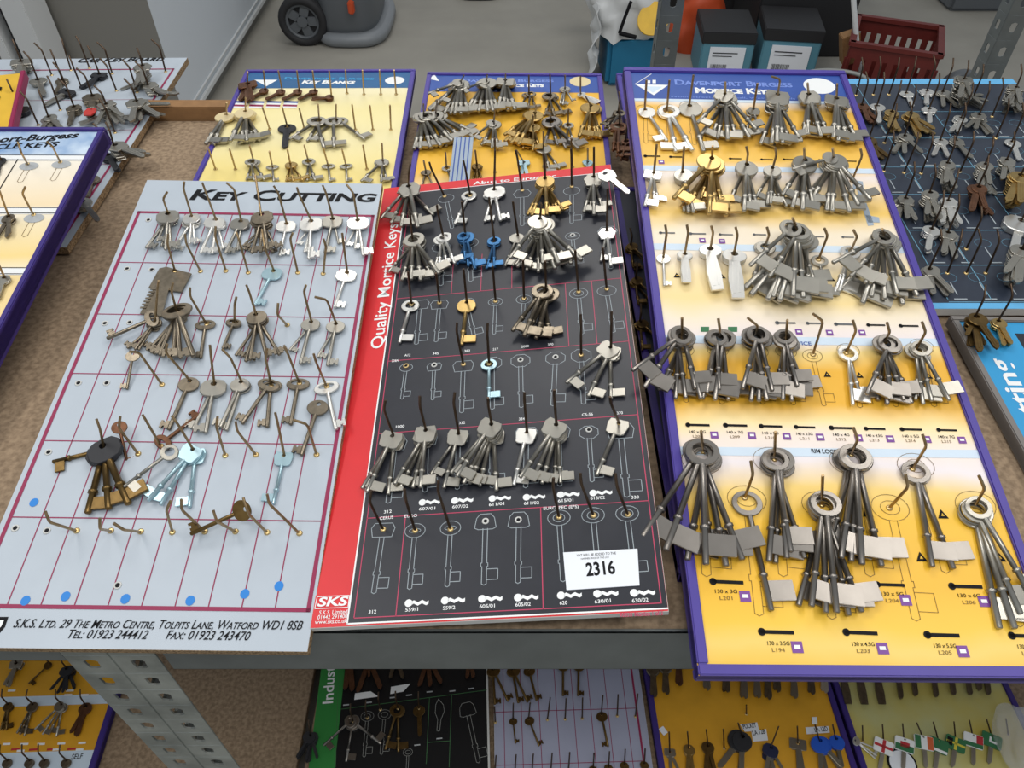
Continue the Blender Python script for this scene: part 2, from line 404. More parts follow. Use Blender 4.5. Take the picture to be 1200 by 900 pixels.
def place_key(B, P, T, typ, m, side, label, group, tilt=None, kind=None):
    """P hang point and T tip in board space"""
    y = (P-T); d = y.length; y = y/d; n = Vector((0, 0, 1)); n = (n-y*n.dot(y)).normalized()
    n = Matrix.Rotation(random.uniform(-.07, .07) if tilt is None else tilt, 3, y) @ n; x = y.cross(n)
    L = KT[typ][7] if typ in KT else CT[typ][7]; s = max(B.kmin, min(1.4, d/L))
    M = Matrix(((x.x*s, y.x*s, n.x*s, P.x), (x.y*s, y.y*s, n.y*s, P.y), (x.z*s, y.z*s, n.z*s, P.z), (0, 0, 0, 1)))
    cyl = typ in CT
    o = empty((B.kind or 'cylinder_key') if cyl else 'rim_lock_key' if typ in ('ring_long', 'ring_mid') else 'lever_key' if KT[typ][10][4] else 'mortice_key', B.M @ M); tag(o, label, 'key', group)
    for nm, me in key_meshes(typ, m, side): link(nm, me, o)
    return o
ORD = ['first', 'second', 'third', 'fourth', 'fifth', 'sixth', 'seventh', 'eighth', 'ninth', 'tenth', 'eleventh', 'twelfth', 'thirteenth', 'fourteenth', 'fifteenth', 'sixteenth', 'seventeenth', 'eighteenth']
def finish(B):
    """hooks become parts of the board; keys become things of their own, named by hook and row"""
    for row, recs in B.rows.items():
        recs.sort(key=lambda r: r['P'][0].x)
        for i, r in enumerate(recs):
            P = r['P']; b = MB(); a, c, e = P
            q = [a+Vector((0, 0, -.001)), a.lerp(c, .5), a.lerp(c, .93), c.lerp(e, .12)+(a-c)*.01, c.lerp(e, .5), e]
            b.tube(q, B.wire, B.hookmat, 6); b.tube([(a.x, a.y, .0001), (a.x, a.y, .0014), (a.x, a.y, .0018)], 0, 'rivet', 10, True, [.0034, .003, .0016])
            b.build('hook', B.root)
            ks = r['keys']; k = len(ks)
            if not k: continue
            hooktxt = '%s hook of %s row, %s' % (ORD[i], row, B.short)
            vis = sorted([j for j in range(k) if ks[j][4]], key=lambda j: ks[j][0].x); nv = len(vis)
            for j, (T, typ, m, side, shown) in enumerate(ks):
                P0 = B.at(P, .003+j*DTB); P0 = P0+Vector((random.uniform(-1, 1)*(.0055 if 'ring' in typ else .0008), random.uniform(-1, .2)*(.003 if 'ring' in typ else 0), 0)) if k > 2 else P0; mm = m[0] if isinstance(m, tuple) else m
                if not shown: pos = 'half-hidden'
                elif k == 1: pos = 'lone'
                else:
                    t = vis.index(j)
                    pos = {1: ['front'], 2: ['left', 'right'], 3: ['left', 'middle', 'right']}.get(nv, [ORD[q]+'-from-left' for q in range(nv)])[t]
                    if nv > 3 and t == 0: pos = 'leftmost'
                    if nv > 3 and t == nv-1: pos = 'rightmost'
                lab = '%s %s %s key on %s' % (pos, MWORD.get(mm, mm), WORD[typ], hooktxt)
                place_key(B, P0, T, typ, m, side, lab, 'keys on '+hooktxt if k > 1 else None)

# ---------------------------------------------------------------- the place
def struct(name, b): return tag(b.build(name), kind='structure')
b = MB(); b.box(-6, 6, -2.5, 9, -1.1, -1.0, 'concrete'); struct('floor', b)
b = MB(); b.box(-2.6, -1.43, 3.18, 8.2, -.93, .9, 'wall_white'); b.box(-2.6, -1.46, 3.22, 8.2, -1.0, -.93, 'wall_grey'); b.box(-2.6, -1.4302, 3.1765, 3.18, -1.0, .9, 'wall_grey'); struct('wall_left', b)
b = MB(); b.box(-1.43, -1.418, 3.2, 8.2, -.93, -.905, 'trim_white', .003); b.box(-1.43, -1.422, 3.2, 8.2, -.885, -.875, 'trim_white', .002); tag(b.build('trim_1'), kind='structure')
b = MB(); b.box(-4.6, -1.98, 3.02, 3.10, -1.0, .9, 'wall_dark'); struct('wall_back', b)
b = MB(); b.box(-1.98, -1.94, 2.98, 3.12, -1.0, .9, 'trim_white', .004); b.box(-1.935, -1.905, 3.04, 3.12, -1.0, .9, 'rubber'); b.box(-1.90, -1.81, 2.99, 3.15, -1.0, .9, 'trim_white', .004); tag(b.build('trim_2'), kind='structure')

# slotted steel racks
def post(parent, x, y, z0, z1, wx, wy, m, sx, sy, pitch=.04, name='post'):
    """angle post with its corner at x,y: one slotted flange along X (direction sx), one along Y (direction sy)"""
    b = MB(); t = .0022
    for axis, w, s in (('x', wx, sx), ('y', wy, sy)):
        n = max(1, int((z1-z0)/pitch)); hgt = (z1-z0)/n
        for i in range(n):
            c = z0+hgt*(i+.5); poly = [(-w/2, -hgt/2), (w/2, -hgt/2), (w/2, hgt/2), (-w/2, hgt/2)]
            if axis == 'x': M = Matrix(((1, 0, 0, x+s*w/2), (0, 0, 1, y), (0, 1, 0, c), (0, 0, 0, 1)))
            else: M = Matrix(((0, 0, 1, x), (1, 0, 0, y+s*w/2), (0, 1, 0, c), (0, 0, 0, 1)))
            hole = (lambda a: (.0112)*(1+.25*max(0, math.sin(a)))*(.62 if abs(math.cos(a)) > .8 else .8))
            b.plate(poly, (0, 0), hole, t, m, 0, M, 12)
    return b.build(name, parent)
def beam(parent, x0, x1, y, z0, z1, m, back=1, name='front_beam'):
    b = MB(); b.box(x0, x1, y, y+.002, z0, z1, m, .0007); b.box(x0, x1, min(y, y+back*.03), max(y, y+back*.03), z1-.002, z1, m, .0007); b.box(x0, x1, min(y, y+back*.018), max(y, y+back*.018), z0, z0+.002, m, .0007); return b.build(name, parent)
XS = -.406
rk = empty('shelving_rack', Matrix.Translation((XS, .348, -1.0))); tag(rk, 'grey steel rack with slotted post carrying the middle and right-hand key boards', 'shelving rack')
inv = rk.matrix_world.inverted()
def rpart(o, root):
    o.matrix_parent_inverse = Matrix.Identity(4); o.matrix_basis = root.matrix_world.inverted() @ o.matrix_basis; return o
rpart(post(rk, XS+.001, .3462, -1.0, -.004, .046, .04, 'galvanised', 1, 1), rk)
rpart(post(rk, 1.75, .3462, -1.0, -.004, .046, .04, 'galvanised', -1, 1), rk)
rpart(post(rk, XS+.001, 1.36, -1.0, -.02, .046, .04, 'galvanised', 1, -1), rk)
rpart(beam(rk, XS+.052, 1.70, .348, -.084, -.002, 'rack_grey'), rk)
rpart(beam(rk, XS+.052, 1.70, .352, -.99, -.92, 'rack_grey', 1, 'lower_beam'), rk)
rl = empty('shelving_rack', Matrix.Translation((XS-.05, .348, -1.0))); tag(rl, 'neighbouring grey steel rack left of the seam, under the grey board corner', 'shelving rack')
rpart(post(rl, XS-.001, .3462, -1.0, -.004, .046, .04, 'galvanised', -1, 1), rl)
rpart(beam(rl, -1.9, XS-.05, .348, -.064, -.006, 'rack_grey'), rl)
rpart(beam(rl, -1.9, XS-.05, .352, -.99, -.92, 'rack_grey', 1, 'lower_beam'), rl)
b = MB(); b.box(XS+.004, 1.8, .352, 1.40, -.018, 0, 'chipboard', .001); tag(b.build('chipboard_shelf'), 'brown chipboard shelf under the red, yellow and black key boards', 'shelf')
b = MB(); b.box(-1.95, XS-.001, .352, 1.385, -.018, 0, 'chipboard', .001); tag(b.build('chipboard_shelf'), 'brown chipboard shelf showing between the cycle-key board and grey board', 'shelf')
b = MB(); b.box(-.405, 1.8, .356, 1.40, -.918, -.9, 'chipboard', .001); tag(b.build('chipboard_shelf'), 'lower chipboard shelf right of the dark gap, under the green-edged board', 'shelf')
b = MB(); b.box(-1.95, -.422, .356, 1.40, -.918, -.9, 'chipboard', .001); tag(b.build('chipboard_shelf'), 'lower chipboard shelf left of the dark gap, behind the slotted post', 'shelf')
rb = empty('shelving_rack', Matrix.Translation((.37, 1.66, -1.0))); tag(rb, 'grey slotted rack posts rising behind the right-hand yellow board', 'shelving rack')
rpart(post(rb, .304, 1.64, -1.0, 1.2, .045, .04, 'rack_grey', 1, 1, .05), rb)
rpart(post(rb, 1.015, 1.64, -1.0, 1.2, .045, .04, 'rack_grey', 1, 1, .05), rb)
rpart(beam(rb, .35, 1.015, 1.66, .93, 1.0, 'rack_grey', 1, 'upper_beam'), rb)
rpart(beam(rb, .35, 1.015, 1.66, -.96, -.9, 'rack_grey', 1, 'lower_beam'), rb)
b = MB(); b.box(-.70, -.40, 1.388, 1.42, -.03, .026, 'cardboard', .002); tag(b.build('cardboard_strip'), 'brown folded cardboard strip behind the chipboard at the white wall', 'cardboard')

# ---------------------------------------------------------------- things on the floor behind
from mathutils import noise as _nz
def crumple(o, amp, sc_, seed=0):
    for v in o.data.vertices:
        q = v.co*sc_+Vector((seed, 0, 0)); v.co += Vector((_nz.noise(q), _nz.noise(q+Vector((7, 3, 1))), _nz.noise(q+Vector((2, 9, 4)))))*amp
    return o
def wheel(parent, c, r, w, m_tyre, m_hub, axis='y', spokes=5):
    b = MB(); M = Matrix.Translation(c) @ (Matrix.Rotation(R(90), 4, 'X') if axis == 'y' else Matrix.Rotation(R(90), 4, 'Y'))
    n = 32; prof = [(r*.70, -w/2), (r*.93, -w/2), (r, -w*.3), (r, w*.3), (r*.93, w/2), (r*.70, w/2)]
    vs = [M @ Vector((q[0]*math.cos(2*math.pi*k/n), q[0]*math.sin(2*math.pi*k/n), q[1])) for q in prof for k in range(n)]
    fs = [(i*n+k, i*n+(k+1) % n, ((i+1) % 6)*n+(k+1) % n, ((i+1) % 6)*n+k) for i in range(6) for k in range(n)]
    b.add(vs, fs, m_tyre, True); ty = b.build('tyre', parent)
    b = MB(); b.prism(ell(r*.22, r*.22, 20), -w*.42, w*.42, m_hub, M)
    for k in range(spokes): b.prism([(r*.15, -r*.17), (r*.74, -r*.2), (r*.74, r*.2), (r*.15, r*.17)], -w*.3, w*.3, m_hub, M @ Matrix.Rotation(2*math.pi*k/spokes, 4, 'Z'))
    vs = [M @ Vector((q[0]*math.cos(2*math.pi*k/n), q[0]*math.sin(2*math.pi*k/n), q[1])) for q in ((r*.6, -w*.38), (r*.72, -w*.38), (r*.72, w*.38), (r*.6, w*.38)) for k in range(n)]
    b.add(vs, [(i*n+k, i*n+(k+1) % n, ((i+1) % 4)*n+(k+1) % n, ((i+1) % 4)*n+k) for i in range(4) for k in range(n)], m_hub, True)
    b.prism(ell(r*.7, r*.7, 24), -w*.1, w*.1, 'rubber', M)
    b.build('hub', parent)
sc = empty('floor_cleaner', Matrix.Translation((-.95, 4.3, -1.0))); tag(sc, 'grey wheeled floor cleaner standing at the end of the white wall', 'floor cleaner')
wheel(sc, Vector((-.16, -.06, .125)), .128, .07, 'rubber', 'grey_plastic', 'y')
wheel(sc, Vector((-.16, .42, .125)), .128, .07, 'rubber', 'grey_plastic', 'y')
b = MB(); n = 24
def loop_body(b, rows, m, n=24):
    vs = []
    for (cx, cy, z, rx, ry) in rows: vs += [(cx+rx*math.copysign(abs(math.cos(a))**.6, math.cos(a)), cy+ry*math.copysign(abs(math.sin(a))**.6, math.sin(a)), z) for a in [2*math.pi*k/n for k in range(n)]]
    fs = [(i*n+k, i*n+(k+1) % n, (i+1)*n+(k+1) % n, (i+1)*n+k) for i in range(len(rows)-1) for k in range(n)]
    b.add(vs, fs, m, True); b.add(vs[:n], [tuple(reversed(range(n)))], m); b.add(vs[-n:], [tuple(range(n))], m)
loop_body(b, [(.06, .2, .06, .16, .28), (.06, .2, .10, .17, .30), (.05, .2, .3, .15, .28), (.04, .2, .5, .14, .26), (.03, .2, .56, .10, .2)], 'grey_plastic'); b.build('body', sc)
b = MB(); loop_body(b, [(.08, .19, .005, .19, .31), (.08, .19, .03, .205, .33), (.08, .19, .06, .20, .32), (.08, .19, .068, .17, .29)], 'light_grey_plastic'); b.build('bumper', sc)
b = MB(); b.box(.10, .13, -.135, -.088, .18, .24, 'orange_plastic', .006); b.build('clip', sc)
c2 = MB(); loop_body(c2, [(-.2, 4.98, -1.0, .13, .1), (-.2, 4.98, -.97, .135, .105), (-.2, 4.98, -.90, .12, .09), (-.2, 4.98, -.86, .08, .06)], 'rubber'); tag(c2.build('floor_mat_block'), 'low black plastic block on the floor beyond the floor cleaner', 'block')

def carton(name, label, cat, x, y, z, w, d, h, yaw, body, top, lab):
    r = empty(name, Matrix.Translation((x, y, z)) @ Matrix.Rotation(yaw, 4, 'Z')); tag(r, label, cat, None)
    b = MB(); b.box(-w/2, w/2, 0, d, 0, h, body, .006); b.build('carton', r)
    b = MB(); b.box(-w/2-.004, w/2+.004, -.004, d+.004, h-.05, h+.006, top, .004); b.build('lid', r)
    if lab:
        b = MB(); b.box(-w*.34, w*.34, -.0065, -.0005, h*.14, h*.74, 'paper')
        random.seed(len(label))
        for i in range(16): b.box(-w*.28+i*w*.02, -w*.28+i*w*.02+w*random.choice([.005, .01]), -.0085, -.0065, h*.22, h*.40, 'ink')
        b.box(-w*.28, w*.2, -.0085, -.0065, h*.62, h*.635, 'ink'); b.box(-w*.28, w*.1, -.0085, -.0065, h*.56, h*.572, 'ink'); b.build('address_label', r)
    return r
carton('boxed_tool', 'teal and black carton with barcode label behind the yellow board heading', 'box', 1.045, 3.76, -1, .25, .3, .24, R(-4), 'teal_box', 'black_box', True)
carton('boxed_tool', 'larger teal and black carton beside the red crate with white label', 'box', 1.345, 3.74, -1, .27, .3, .26, R(-8), 'teal_box', 'black_box', True)
carton('black_carton', 'plain black carton stacked behind the teal cartons', 'box', 1.50, 4.07, -1, .50, .5, .38, 0, 'black_box', 'black_box', False)
carton('black_carton', 'tall black carton in the shade behind the orange bag', 'box', 1.25, 4.6, -1, 1.3, .3, .5, 0, 'black_box', 'black_box', False)
b = MB(); loop_body(b, [(1.0, 4.22, -1+.03*k, (.15-.0008*k*k)*(1 if k else .9), (.11-.0006*k*k)) for k in range(12)], 'orange_plastic', 40); tag(crumple(b.build('orange_bag'), .05, 9), 'orange plastic bag beside the steel post behind the boards', 'bag')
# portable power case in a clear bag
pk = empty('portable_power_pack', Matrix.Translation((.52, 3.74, -1.0)) @ Matrix.Rotation(R(4), 4, 'Z')); tag(pk, 'blue portable power pack wrapped in a printed clear bag', 'power pack')
b = MB(); b.box(-.06, .22, -.02, .26, 0, .24, 'case_blue', .02); b.build('case', pk)
rows = []
for k in range(22):
    t = k/21; z = .23+.38*t; f = 1-.55*max(0, t-.45)**1.3*1.8; rows.append((.05-.09*t, .13+.06*t, z, .165*f*(1 if t < .95 else .5), .15*f*(1 if t < .95 else .5)))
b = MB(); loop_body(b, rows, 'bag_white', 56); crumple(b.build('bag', pk), .035, 14)
b = MB(); n_ = 14; vs = []
for k in range(n_+1):
    for q in range(6): vs.append((-.12-.02*math.sin(k*1.1)+q*.006, -.03+q*.055, .02+.36*k/n_))
b.add(vs, [(k*6+q, k*6+q+1, (k+1)*6+q+1, (k+1)*6+q) for k in range(n_) for q in range(5)], 'bag_white'); o_ = b.build('bag_side', pk); crumple(o_, .02, 12, 3); sm = o_.modifiers.new('solid', 'SOLIDIFY'); sm.thickness = .004
Mt = Matrix(((1, .1, 0, .135), (0, .62, -.78, -.035), (.05, .78, .62, .325), (0, 0, 0, 1)))
b = MB(); b.prism(ell(.075, .075, 24), 0, .01, 'yellow_print', Mt); b.build('printed_badge', pk)
b = MB(); b.tube([(-.02, -.045, .27), (.0, -.05, .35), (.02, -.045, .41)], .008, 'ink', 6); b.tube([(-.02, -.045, .27), (.06, -.05, .25)], .010, 'ink', 6); b.build('printed_tool', pk)
b = MB(); b.box(-.12, .10, -.075, -.05, .50, .60, 'paper', .004, Matrix.Translation((-.02, .20, -.02)) @ Matrix.Rotation(R(-30), 4, 'X') @ Matrix.Rotation(R(-10), 4, 'Y')); b.build('printed_panel', pk)
for s_, zz in (('Portable', .562), ('Power', .515)):
    me = text_mesh(s_, .17 if s_ == 'Portable' else .13, .034, .02)
    Mx = Matrix.Translation((-.02, .20, -.02)) @ Matrix.Rotation(R(-30), 4, 'X') @ Matrix.Rotation(R(-10), 4, 'Y') @ Matrix.Translation((-.10, -.0765, zz)) @ Matrix.Rotation(R(90), 4, 'X')
    for v in me.vertices: v.co = Mx @ v.co
    me.materials.clear(); me.materials.append(MATS['ink']); link('lettering', me, pk)
# red crate
cr = empty('plastic_crate', Matrix.Translation((1.70, 3.44, -1.0)) @ Matrix.Rotation(R(-22), 4, 'Z')); tag(cr, 'dark red slotted plastic crate on the floor behind the black key board', 'crate')
def slot_wall(M, w, h, name):
    b = MB(); t = .008; n = 8; cw = w/n
    b.box(-w/2, w/2, -t/2, t/2, 0, h*.26, 'crate_red', 0, M); b.box(-w/2, w/2, -t/2, t/2, h*.78, h, 'crate_red', 0, M); b.box(-w/2-.008, w/2+.008, -.014, .014, h-.012, h+.006, 'crate_red', 0, M)
    for i in range(n+1): b.box(-w/2+i*cw-cw*.3, -w/2+i*cw+cw*.3, -t/2, t/2, h*.26, h*.78, 'crate_red', 0, M)
    b.build(name, cr)
CW, CD, CHh = .37, .34, .30
slot_wall(Matrix.Identity(4), CW, CHh, 'side'); slot_wall(Matrix.Translation((0, CD, 0)), CW, CHh, 'side')
slot_wall(Matrix.Translation((-CW/2, CD/2, 0)) @ Matrix.Rotation(R(90), 4, 'Z'), CD, CHh, 'side'); slot_wall(Matrix.Translation((CW/2, CD/2, 0)) @ Matrix.Rotation(R(90), 4, 'Z'), CD, CHh, 'side')
b = MB(); b.box(-CW/2, CW/2, 0, CD, 0, .01, 'crate_red'); b.build('base', cr)
b = MB(); b.box(-.12, -.04, -.01, .06, .3, .44, 'cardboard', .004, Matrix.Translation((-.0, .1, -.12)) @ Matrix.Rotation(R(-18), 4, 'Y')); tag(b.build('cardboard_piece'), 'small folded brown cardboard piece leaning in the red crate', 'cardboard'); bpy.data.objects['cardboard_piece'].location = (1.79, 3.56, -1.0)
b = MB(); b.tube([(1.52, 3.62, -.55), (1.60, 3.58, -.78), (1.68, 3.54, -.97)], .012, 'bag_white', 8); tag(b.build('metal_rod'), 'pale metal rod standing in the red crate', 'rod')
b = MB()
for k, (cx, cy, rx, ry, zz) in enumerate([(1.42, 3.36, .16, .10, -.985), (1.40, 3.37, .14, .09, -.90), (1.43, 3.35, .15, .10, -.80)]):
    b.torus((cx, cy, zz), 1, .009, 'cable_grey', (1, 0, 0), (0, 1, 0), 36, 6, 0, 2*math.pi, rx, ry)
tag(b.build('cable_coil'), 'grey cable coiled on the floor in front of the red crate', 'cable')
b = MB(); loop_body(b, [(1.45, 3.35, -1.0, .13, .08), (1.45, 3.35, -.92, .14, .09), (1.45, 3.35, -.86, .12, .07), (1.45, 3.35, -.83, .06, .04)], 'rubber'); tag(b.build('black_bag'), 'black bundle lying inside the grey cable coil', 'bag')
tr = empty('trolley_wheel', Matrix.Translation((2.06, 3.45, -1.0))); tag(tr, 'grey castor wheel on the floor right of the red crate', 'wheel'); wheel(tr, Vector((0, 0, .1)), .1, .05, 'grey_plastic', 'light_grey_plastic', 'y', 3)
b = MB(); b.box(2.55, 3.6, 4.7, 5.6, -1.0, -.6, 'grey_plastic', .02); tag(b.build('grey_cabinet'), 'dark grey cabinet at the top right corner behind the post', 'cabinet')
b = MB(); b.box(1.62, 1.75, 2.02, 2.2, -1.0, -.25, 'black_box', .02); tag(b.build('black_bin'), 'dark bin just behind the right-hand steel post', 'bin')

# ================================================================ grey key-cutting board
G = Board('key_board', 'grey key-cutting board with crimson grid, front left on the chipboard shelf', (-.5279, .3254, .014), R(-.48), R(8.92), R(-.87), .3365, .6605, 'grey key-cutting board', .050)
G.panel(.010, 'grey_board', 'chip_edge')
g = MB(); xf()
gx0 = G.loc((160, 249)).x; gx1 = G.loc((437, 254)).x; gy1 = G.loc((300, 251)).y; gy0 = G.loc((200, 713)).y; w = .0042
gx0 = max(gx0, .008)
for p, q in (((gx0, gy0), (gx1, gy0)), ((gx1, gy0), (gx1, gy1)), ((gx1, gy1), (gx0, gy1)), ((gx0, gy1), (gx0, gy0))): G.line(g, (*p, 0), (*q, 0), w, 'crimson', .0004, True)
for i in range(1, 10): x = gx0+(gx1-gx0)*i/10; G.line(g, (x, gy0, 0), (x, gy1, 0), .0012, 'crimson', .0003, True)
for y_ in (309, 370, 440, 519, 609): y = G.loc((240, y_)).y; G.line(g, (gx0, y, 0), (gx1, y, 0), .0013, 'crimson', .0003, True)
g.build('printed_grid', G.root)
G.text('Key Cutting', (222, 234), (438, 236.5), .0215, 'ink', .03, .28, caps=True, name='title_lettering')
G.text('S.K.S. Ltd. 29 The Metro Centre, Tolpits Lane, Watford WD1 8SB', (15, 735.5), (353, 738), .0088, 'ink', .008, .25, caps=True)
G.text('Tel: 01923 244412', (77, 748), (171, 749), .0086, 'ink', .008, .25, caps=True)
G.text('Fax: 01923 243470', (194, 749), (291, 750.5), .0086, 'ink', .008, .25, caps=True)
for c in ((40, 589), (30, 704), (77, 699), (147, 702), (223, 704), (287, 696), (327, 687)):
    g = MB(); q = G.loc(c); g.add([(q.x+.0045*math.cos(a), q.y+.005*math.sin(a), .0005) for a in [2*math.pi*k/14 for k in range(14)]], [tuple(range(14))], 'blue_dot'); g.build('blue_dot', G.root)
g = MB(); G.poly(g, [(-12, 723), (10, 723), (6, 735), (0, 742), (-20, 742)], 'ink'); G.poly(g, [(-10, 727), (5, 727), (2, 734), (-2, 738), (-16, 738)], 'white_print', .0006); g.build('corner_logo', G.root)
for c in ((92, 449), (125, 449), (57, 530), (18, 619), (55, 622), (138, 686), (174, 258), (149, 315), (123, 379), (152, 378), (178, 316)):
    q = G.loc(c); g = MB(); g.torus((q.x, q.y, .0003), .0032, .0009, 'white_edge', n=14); g.prism(ell(.0022, .0022, 12, q.x, q.y), .0001, .0004, 'ink'); g.build('empty_hole', G.root)
# top row
G.row = 'top'
O = 'octagon'
G.bunch((197, 250), (196, 225), O, 'steel', [(171, 291), (184, 283), (200, 292), (194, 293)], (191, 233), 1)
G.bunch((224.7, 253), (216, 213), O, 'nickel', [(203, 293), (228, 286), (222, 286)], (215, 221))
G.bunch((253, 257), (237, 214), O, 'nickel', [(262, 292), (249, 297), (235, 297)], (240, 222))
G.bunch((282.7, 259), (265, 214), O, 'steel', [(278, 294), (264, 297)], (274.7, 222))
G.bunch((306, 251), (299, 205), O, 'worn_steel', [(285, 288), (324, 292), (305, 296), (295, 297), (314, 293)], (301, 218), 2)
G.bunch((336, 261.7), (320.7, 217.7), O, 'nickel', [(328, 300)], (326, 226))
G.bunch((365, 258.7), (348, 219.7), O, 'nickel', [(347, 286), (357, 296), (362, 304)], (350, 227))
G.bunch((390, 256), (378, 217), O, 'steel', [(397, 286), (381, 297)], (382, 226))
G.bunch((419, 257.7), (406, 216), O, 'nickel', [(405, 288), (416, 292), (426, 300)], (414, 226))
G.row = 'second'
G.hook((235, 318), (217, 274), (218, 285)); G.hook((264.7, 317.7), (252.7, 265), (252, 277)); G.hook((291, 319.7), (277, 272), (281, 284))
G.bunch((321, 317), (307, 269), O, 'pale_blue', [(298.5, 358)], (310, 290))
G.hook((349, 319.7), (343, 273), (340, 280)); G.hook((378.7, 321), (379, 279.7), (382, 289))
G.bunch((407, 319), (401, 273), O, 'nickel', [(392, 361)], (402, 282))
G.hook((205, 318), (197, 274), (196, 285))
G.row = 'third'
G.bunch((182, 372), (186, 329), 'oval', 'worn_steel', [(163, 409), (158, 410), (125, 397)], (184.7, 336.7), 1, -1)
G.bunch((206, 361), (202.7, 331), 'oval', 'worn_steel', [(174, 411), (180, 415), (187, 417), (203, 419), (211, 419), (227, 418)], (200.7, 341), 0, -1)
G.bunch((241, 378), (222.7, 337), 'oval', 'worn_steel', [(235, 420)], (222.7, 347), 0, -1)
G.bunch((274.7, 376), (277, 348), 'oval', 'worn_steel', [(262, 406)], (275, 357), 1)
G.bunch((300, 368), (288.7, 334), 'flat_round', 'worn_steel', [(276, 417), (288, 424), (328, 416), (293, 422), (313, 419)], (292, 342), 1)
G.hook((336.7, 381), (326, 355), (325, 368.7))
G.bunch((365, 376.7), (358.7, 334), 'flat_round', 'steel', [(339, 411), (352, 427)], (356, 342))
G.bunch((394, 379), (369, 348), 'flat_round', 'steel', [(372, 419), (384, 429)], (382.7, 351))
G.row = 'fourth'
G.hook((190, 451), (152, 412), (163, 413))
G.bunch((223, 446), (196, 403), 'flat_round', 'worn_steel', [(197.5, 504)], (194, 413), 0, -1)
G.bunch((251, 449), (246, 404), 'octagon', 'steel', [(226, 504), (241, 508)], (247, 416), 0, -1)
G.bunch((283, 447), (260, 409), 'flat_round', 'steel', [(265, 505), (258, 501)], (270, 419), 0, -1)
G.bunch((317, 448), (313, 408), 'oval', 'worn_steel', [(313, 501), (283.5, 497)], (311, 419), 0, -1)
G.bunch((350, 447), (333, 406), 'oval', 'worn_steel', [(340.5, 498)], (338, 416), 0, -1)
G.bunch((382, 451), (367.5, 414.5), 'oval', 'nickel', [(394, 504)], (370, 423.5))
G.row = 'fifth'
G.bunch((121, 522), (113, 491), 'plastic_head', ('black_plastic', 'bronze'), [(80, 537), (102.5, 602), (127.5, 597), (151, 591)], (117, 502))
G.hook((162, 532), (141, 488), (139, 501))
G.bunch((187.5, 521), (167, 486), 'oval', 'copper_brown', [(236, 484)], (172.5, 495))
G.bunch((226, 526), (201, 487), 'trap', 'pale_blue', [(222, 595), (188, 592), (173, 587)], (209.5, 498.5), 0, -1)
G.hook((264, 534), (255, 488), (253.5, 500)); G.hook((300, 533), (276, 494), (278, 505))
G.bunch((333, 533), (322.5, 483.5), 'trap', 'pale_blue', [(320, 591)], (325, 494), 0, -1)
G.hook((371, 533), (343.5, 492), (360, 497))
G.row = 'bottom'
for c in (((90, 622), (53, 599), (58, 612)), ((130, 622), (117, 607), (117, 620)), ((165, 623), (133, 613), (145, 621)), ((202, 624), (200, 587), (195, 598)), ((240, 623), (212.5, 585), (212.5, 597)),
          ((276, 623), (250, 598), (254, 611)), ((313, 624), (285, 583), (291, 602)), ((351, 625), (313, 579), (315, 590))): G.hook(*c)
finish(G)
def loose(B, p, hp, t, ht, typ, m, side, label, tilt=None): return place_key(B, B.loc(p, hp), B.loc(t, ht), typ, m, side, label, None, tilt)
loose(G, (374, 473), .006, (353, 534), .003, 'flat_round', 'worn_steel', -1, 'loose worn round-headed key under the last hook of the fifth row, grey board')
loose(G, (203, 527), .010, (145, 571), .012, 'ring', 'steel', 1, 'long silver ring-headed key pointing left under the bronze keys, grey board')
loose(G, (289, 596), .022, (223, 626), .010, 'flat_round', 'bronze', -1, 'bronze key lying sideways across the bottom hooks of the grey board', .5)
loose(G, (156, 414), .012, (150, 449), .004, 'flat_round', 'worn_steel', -1, 'single worn key under the first hook of the fourth row, grey board')
loose(G, (139, 497), .018, (146, 528), .004, 'flat_round', 'copper_brown', 1, 'brown disc-headed key hanging from the second hook of the fifth row, grey board')
# sheet metal key-shaped blank
o = empty('blank_plate', G.M @ Matrix.Translation(G.loc((205, 318), .003))); tag(o, 'large grey sheet-metal key-shaped plate on the first second-row hook, grey board', 'key blank')
base = G.loc((205, 318), .003)
def rel(p, h=.003): q = G.loc(p, h)-base; return (q.x, q.y)
b = MB(); b.plate([rel(p) for p in ((174, 338), (186.7, 315), (195, 313), (224.7, 321), (213, 342.7))], (0, 0), ehole(.004, .003), .0022, 'worn_steel'); b.build('bow', o)
b = MB(); pl = [rel(p, .0035) for p in ((183, 336), (199, 339), (190, 372), (165, 369))]; b.prism(list(reversed(pl)), .0012, .0034, 'worn_steel')
for k in range(7):
    a = Vector(pl[0]).lerp(Vector(pl[3]), .15+k*.11); b.box(a.x-.003, a.x+.004, a.y-.0012, a.y+.0012, .0034, .0044, 'worn_steel')
b.build('blade', o)

# ================================================================ red and black mortice board
Rb = Board('key_board', 'red-edged black mortice key board lying in the middle of the shelf', (-.1924, .3444, .014), R(-.08), R(5.78), R(7.33), .3374, .6711, 'red-edged black board', .054, hookmat='hook_dark')
Rb.panel(.008, 'red_print', 'white_edge')
b = MB(); xf()
bx0 = Rb.loc((425, 600)).x; by0 = Rb.loc((600, 722)).y; by1 = Rb.loc((590, 215)).y
Rb.quad(b, bx0, Rb.W-.0006, by0, by1, 'black_print', .0003); b.build('black_field', Rb.root)
b = MB()
Rb.line(b, (bx0, by0, 0), (Rb.W-.001, by0, 0), .0016, 'white_print', .0005, True); Rb.line(b, (bx0, by0, 0), (bx0, by1, 0), .0016, 'white_print', .0005, True); Rb.line(b, (bx0, by1, 0), (Rb.W-.001, by1, 0), .0012, 'white_print', .0005, True)
b.build('white_border', Rb.root)
b = MB(); lx0 = bx0+.006; lx1 = Rb.loc((768, 650)).x
ys = [Rb.loc(p).y for p in ((600, 715.5), (600, 597), (600, 497), (600, 411.5), (600, 338))]
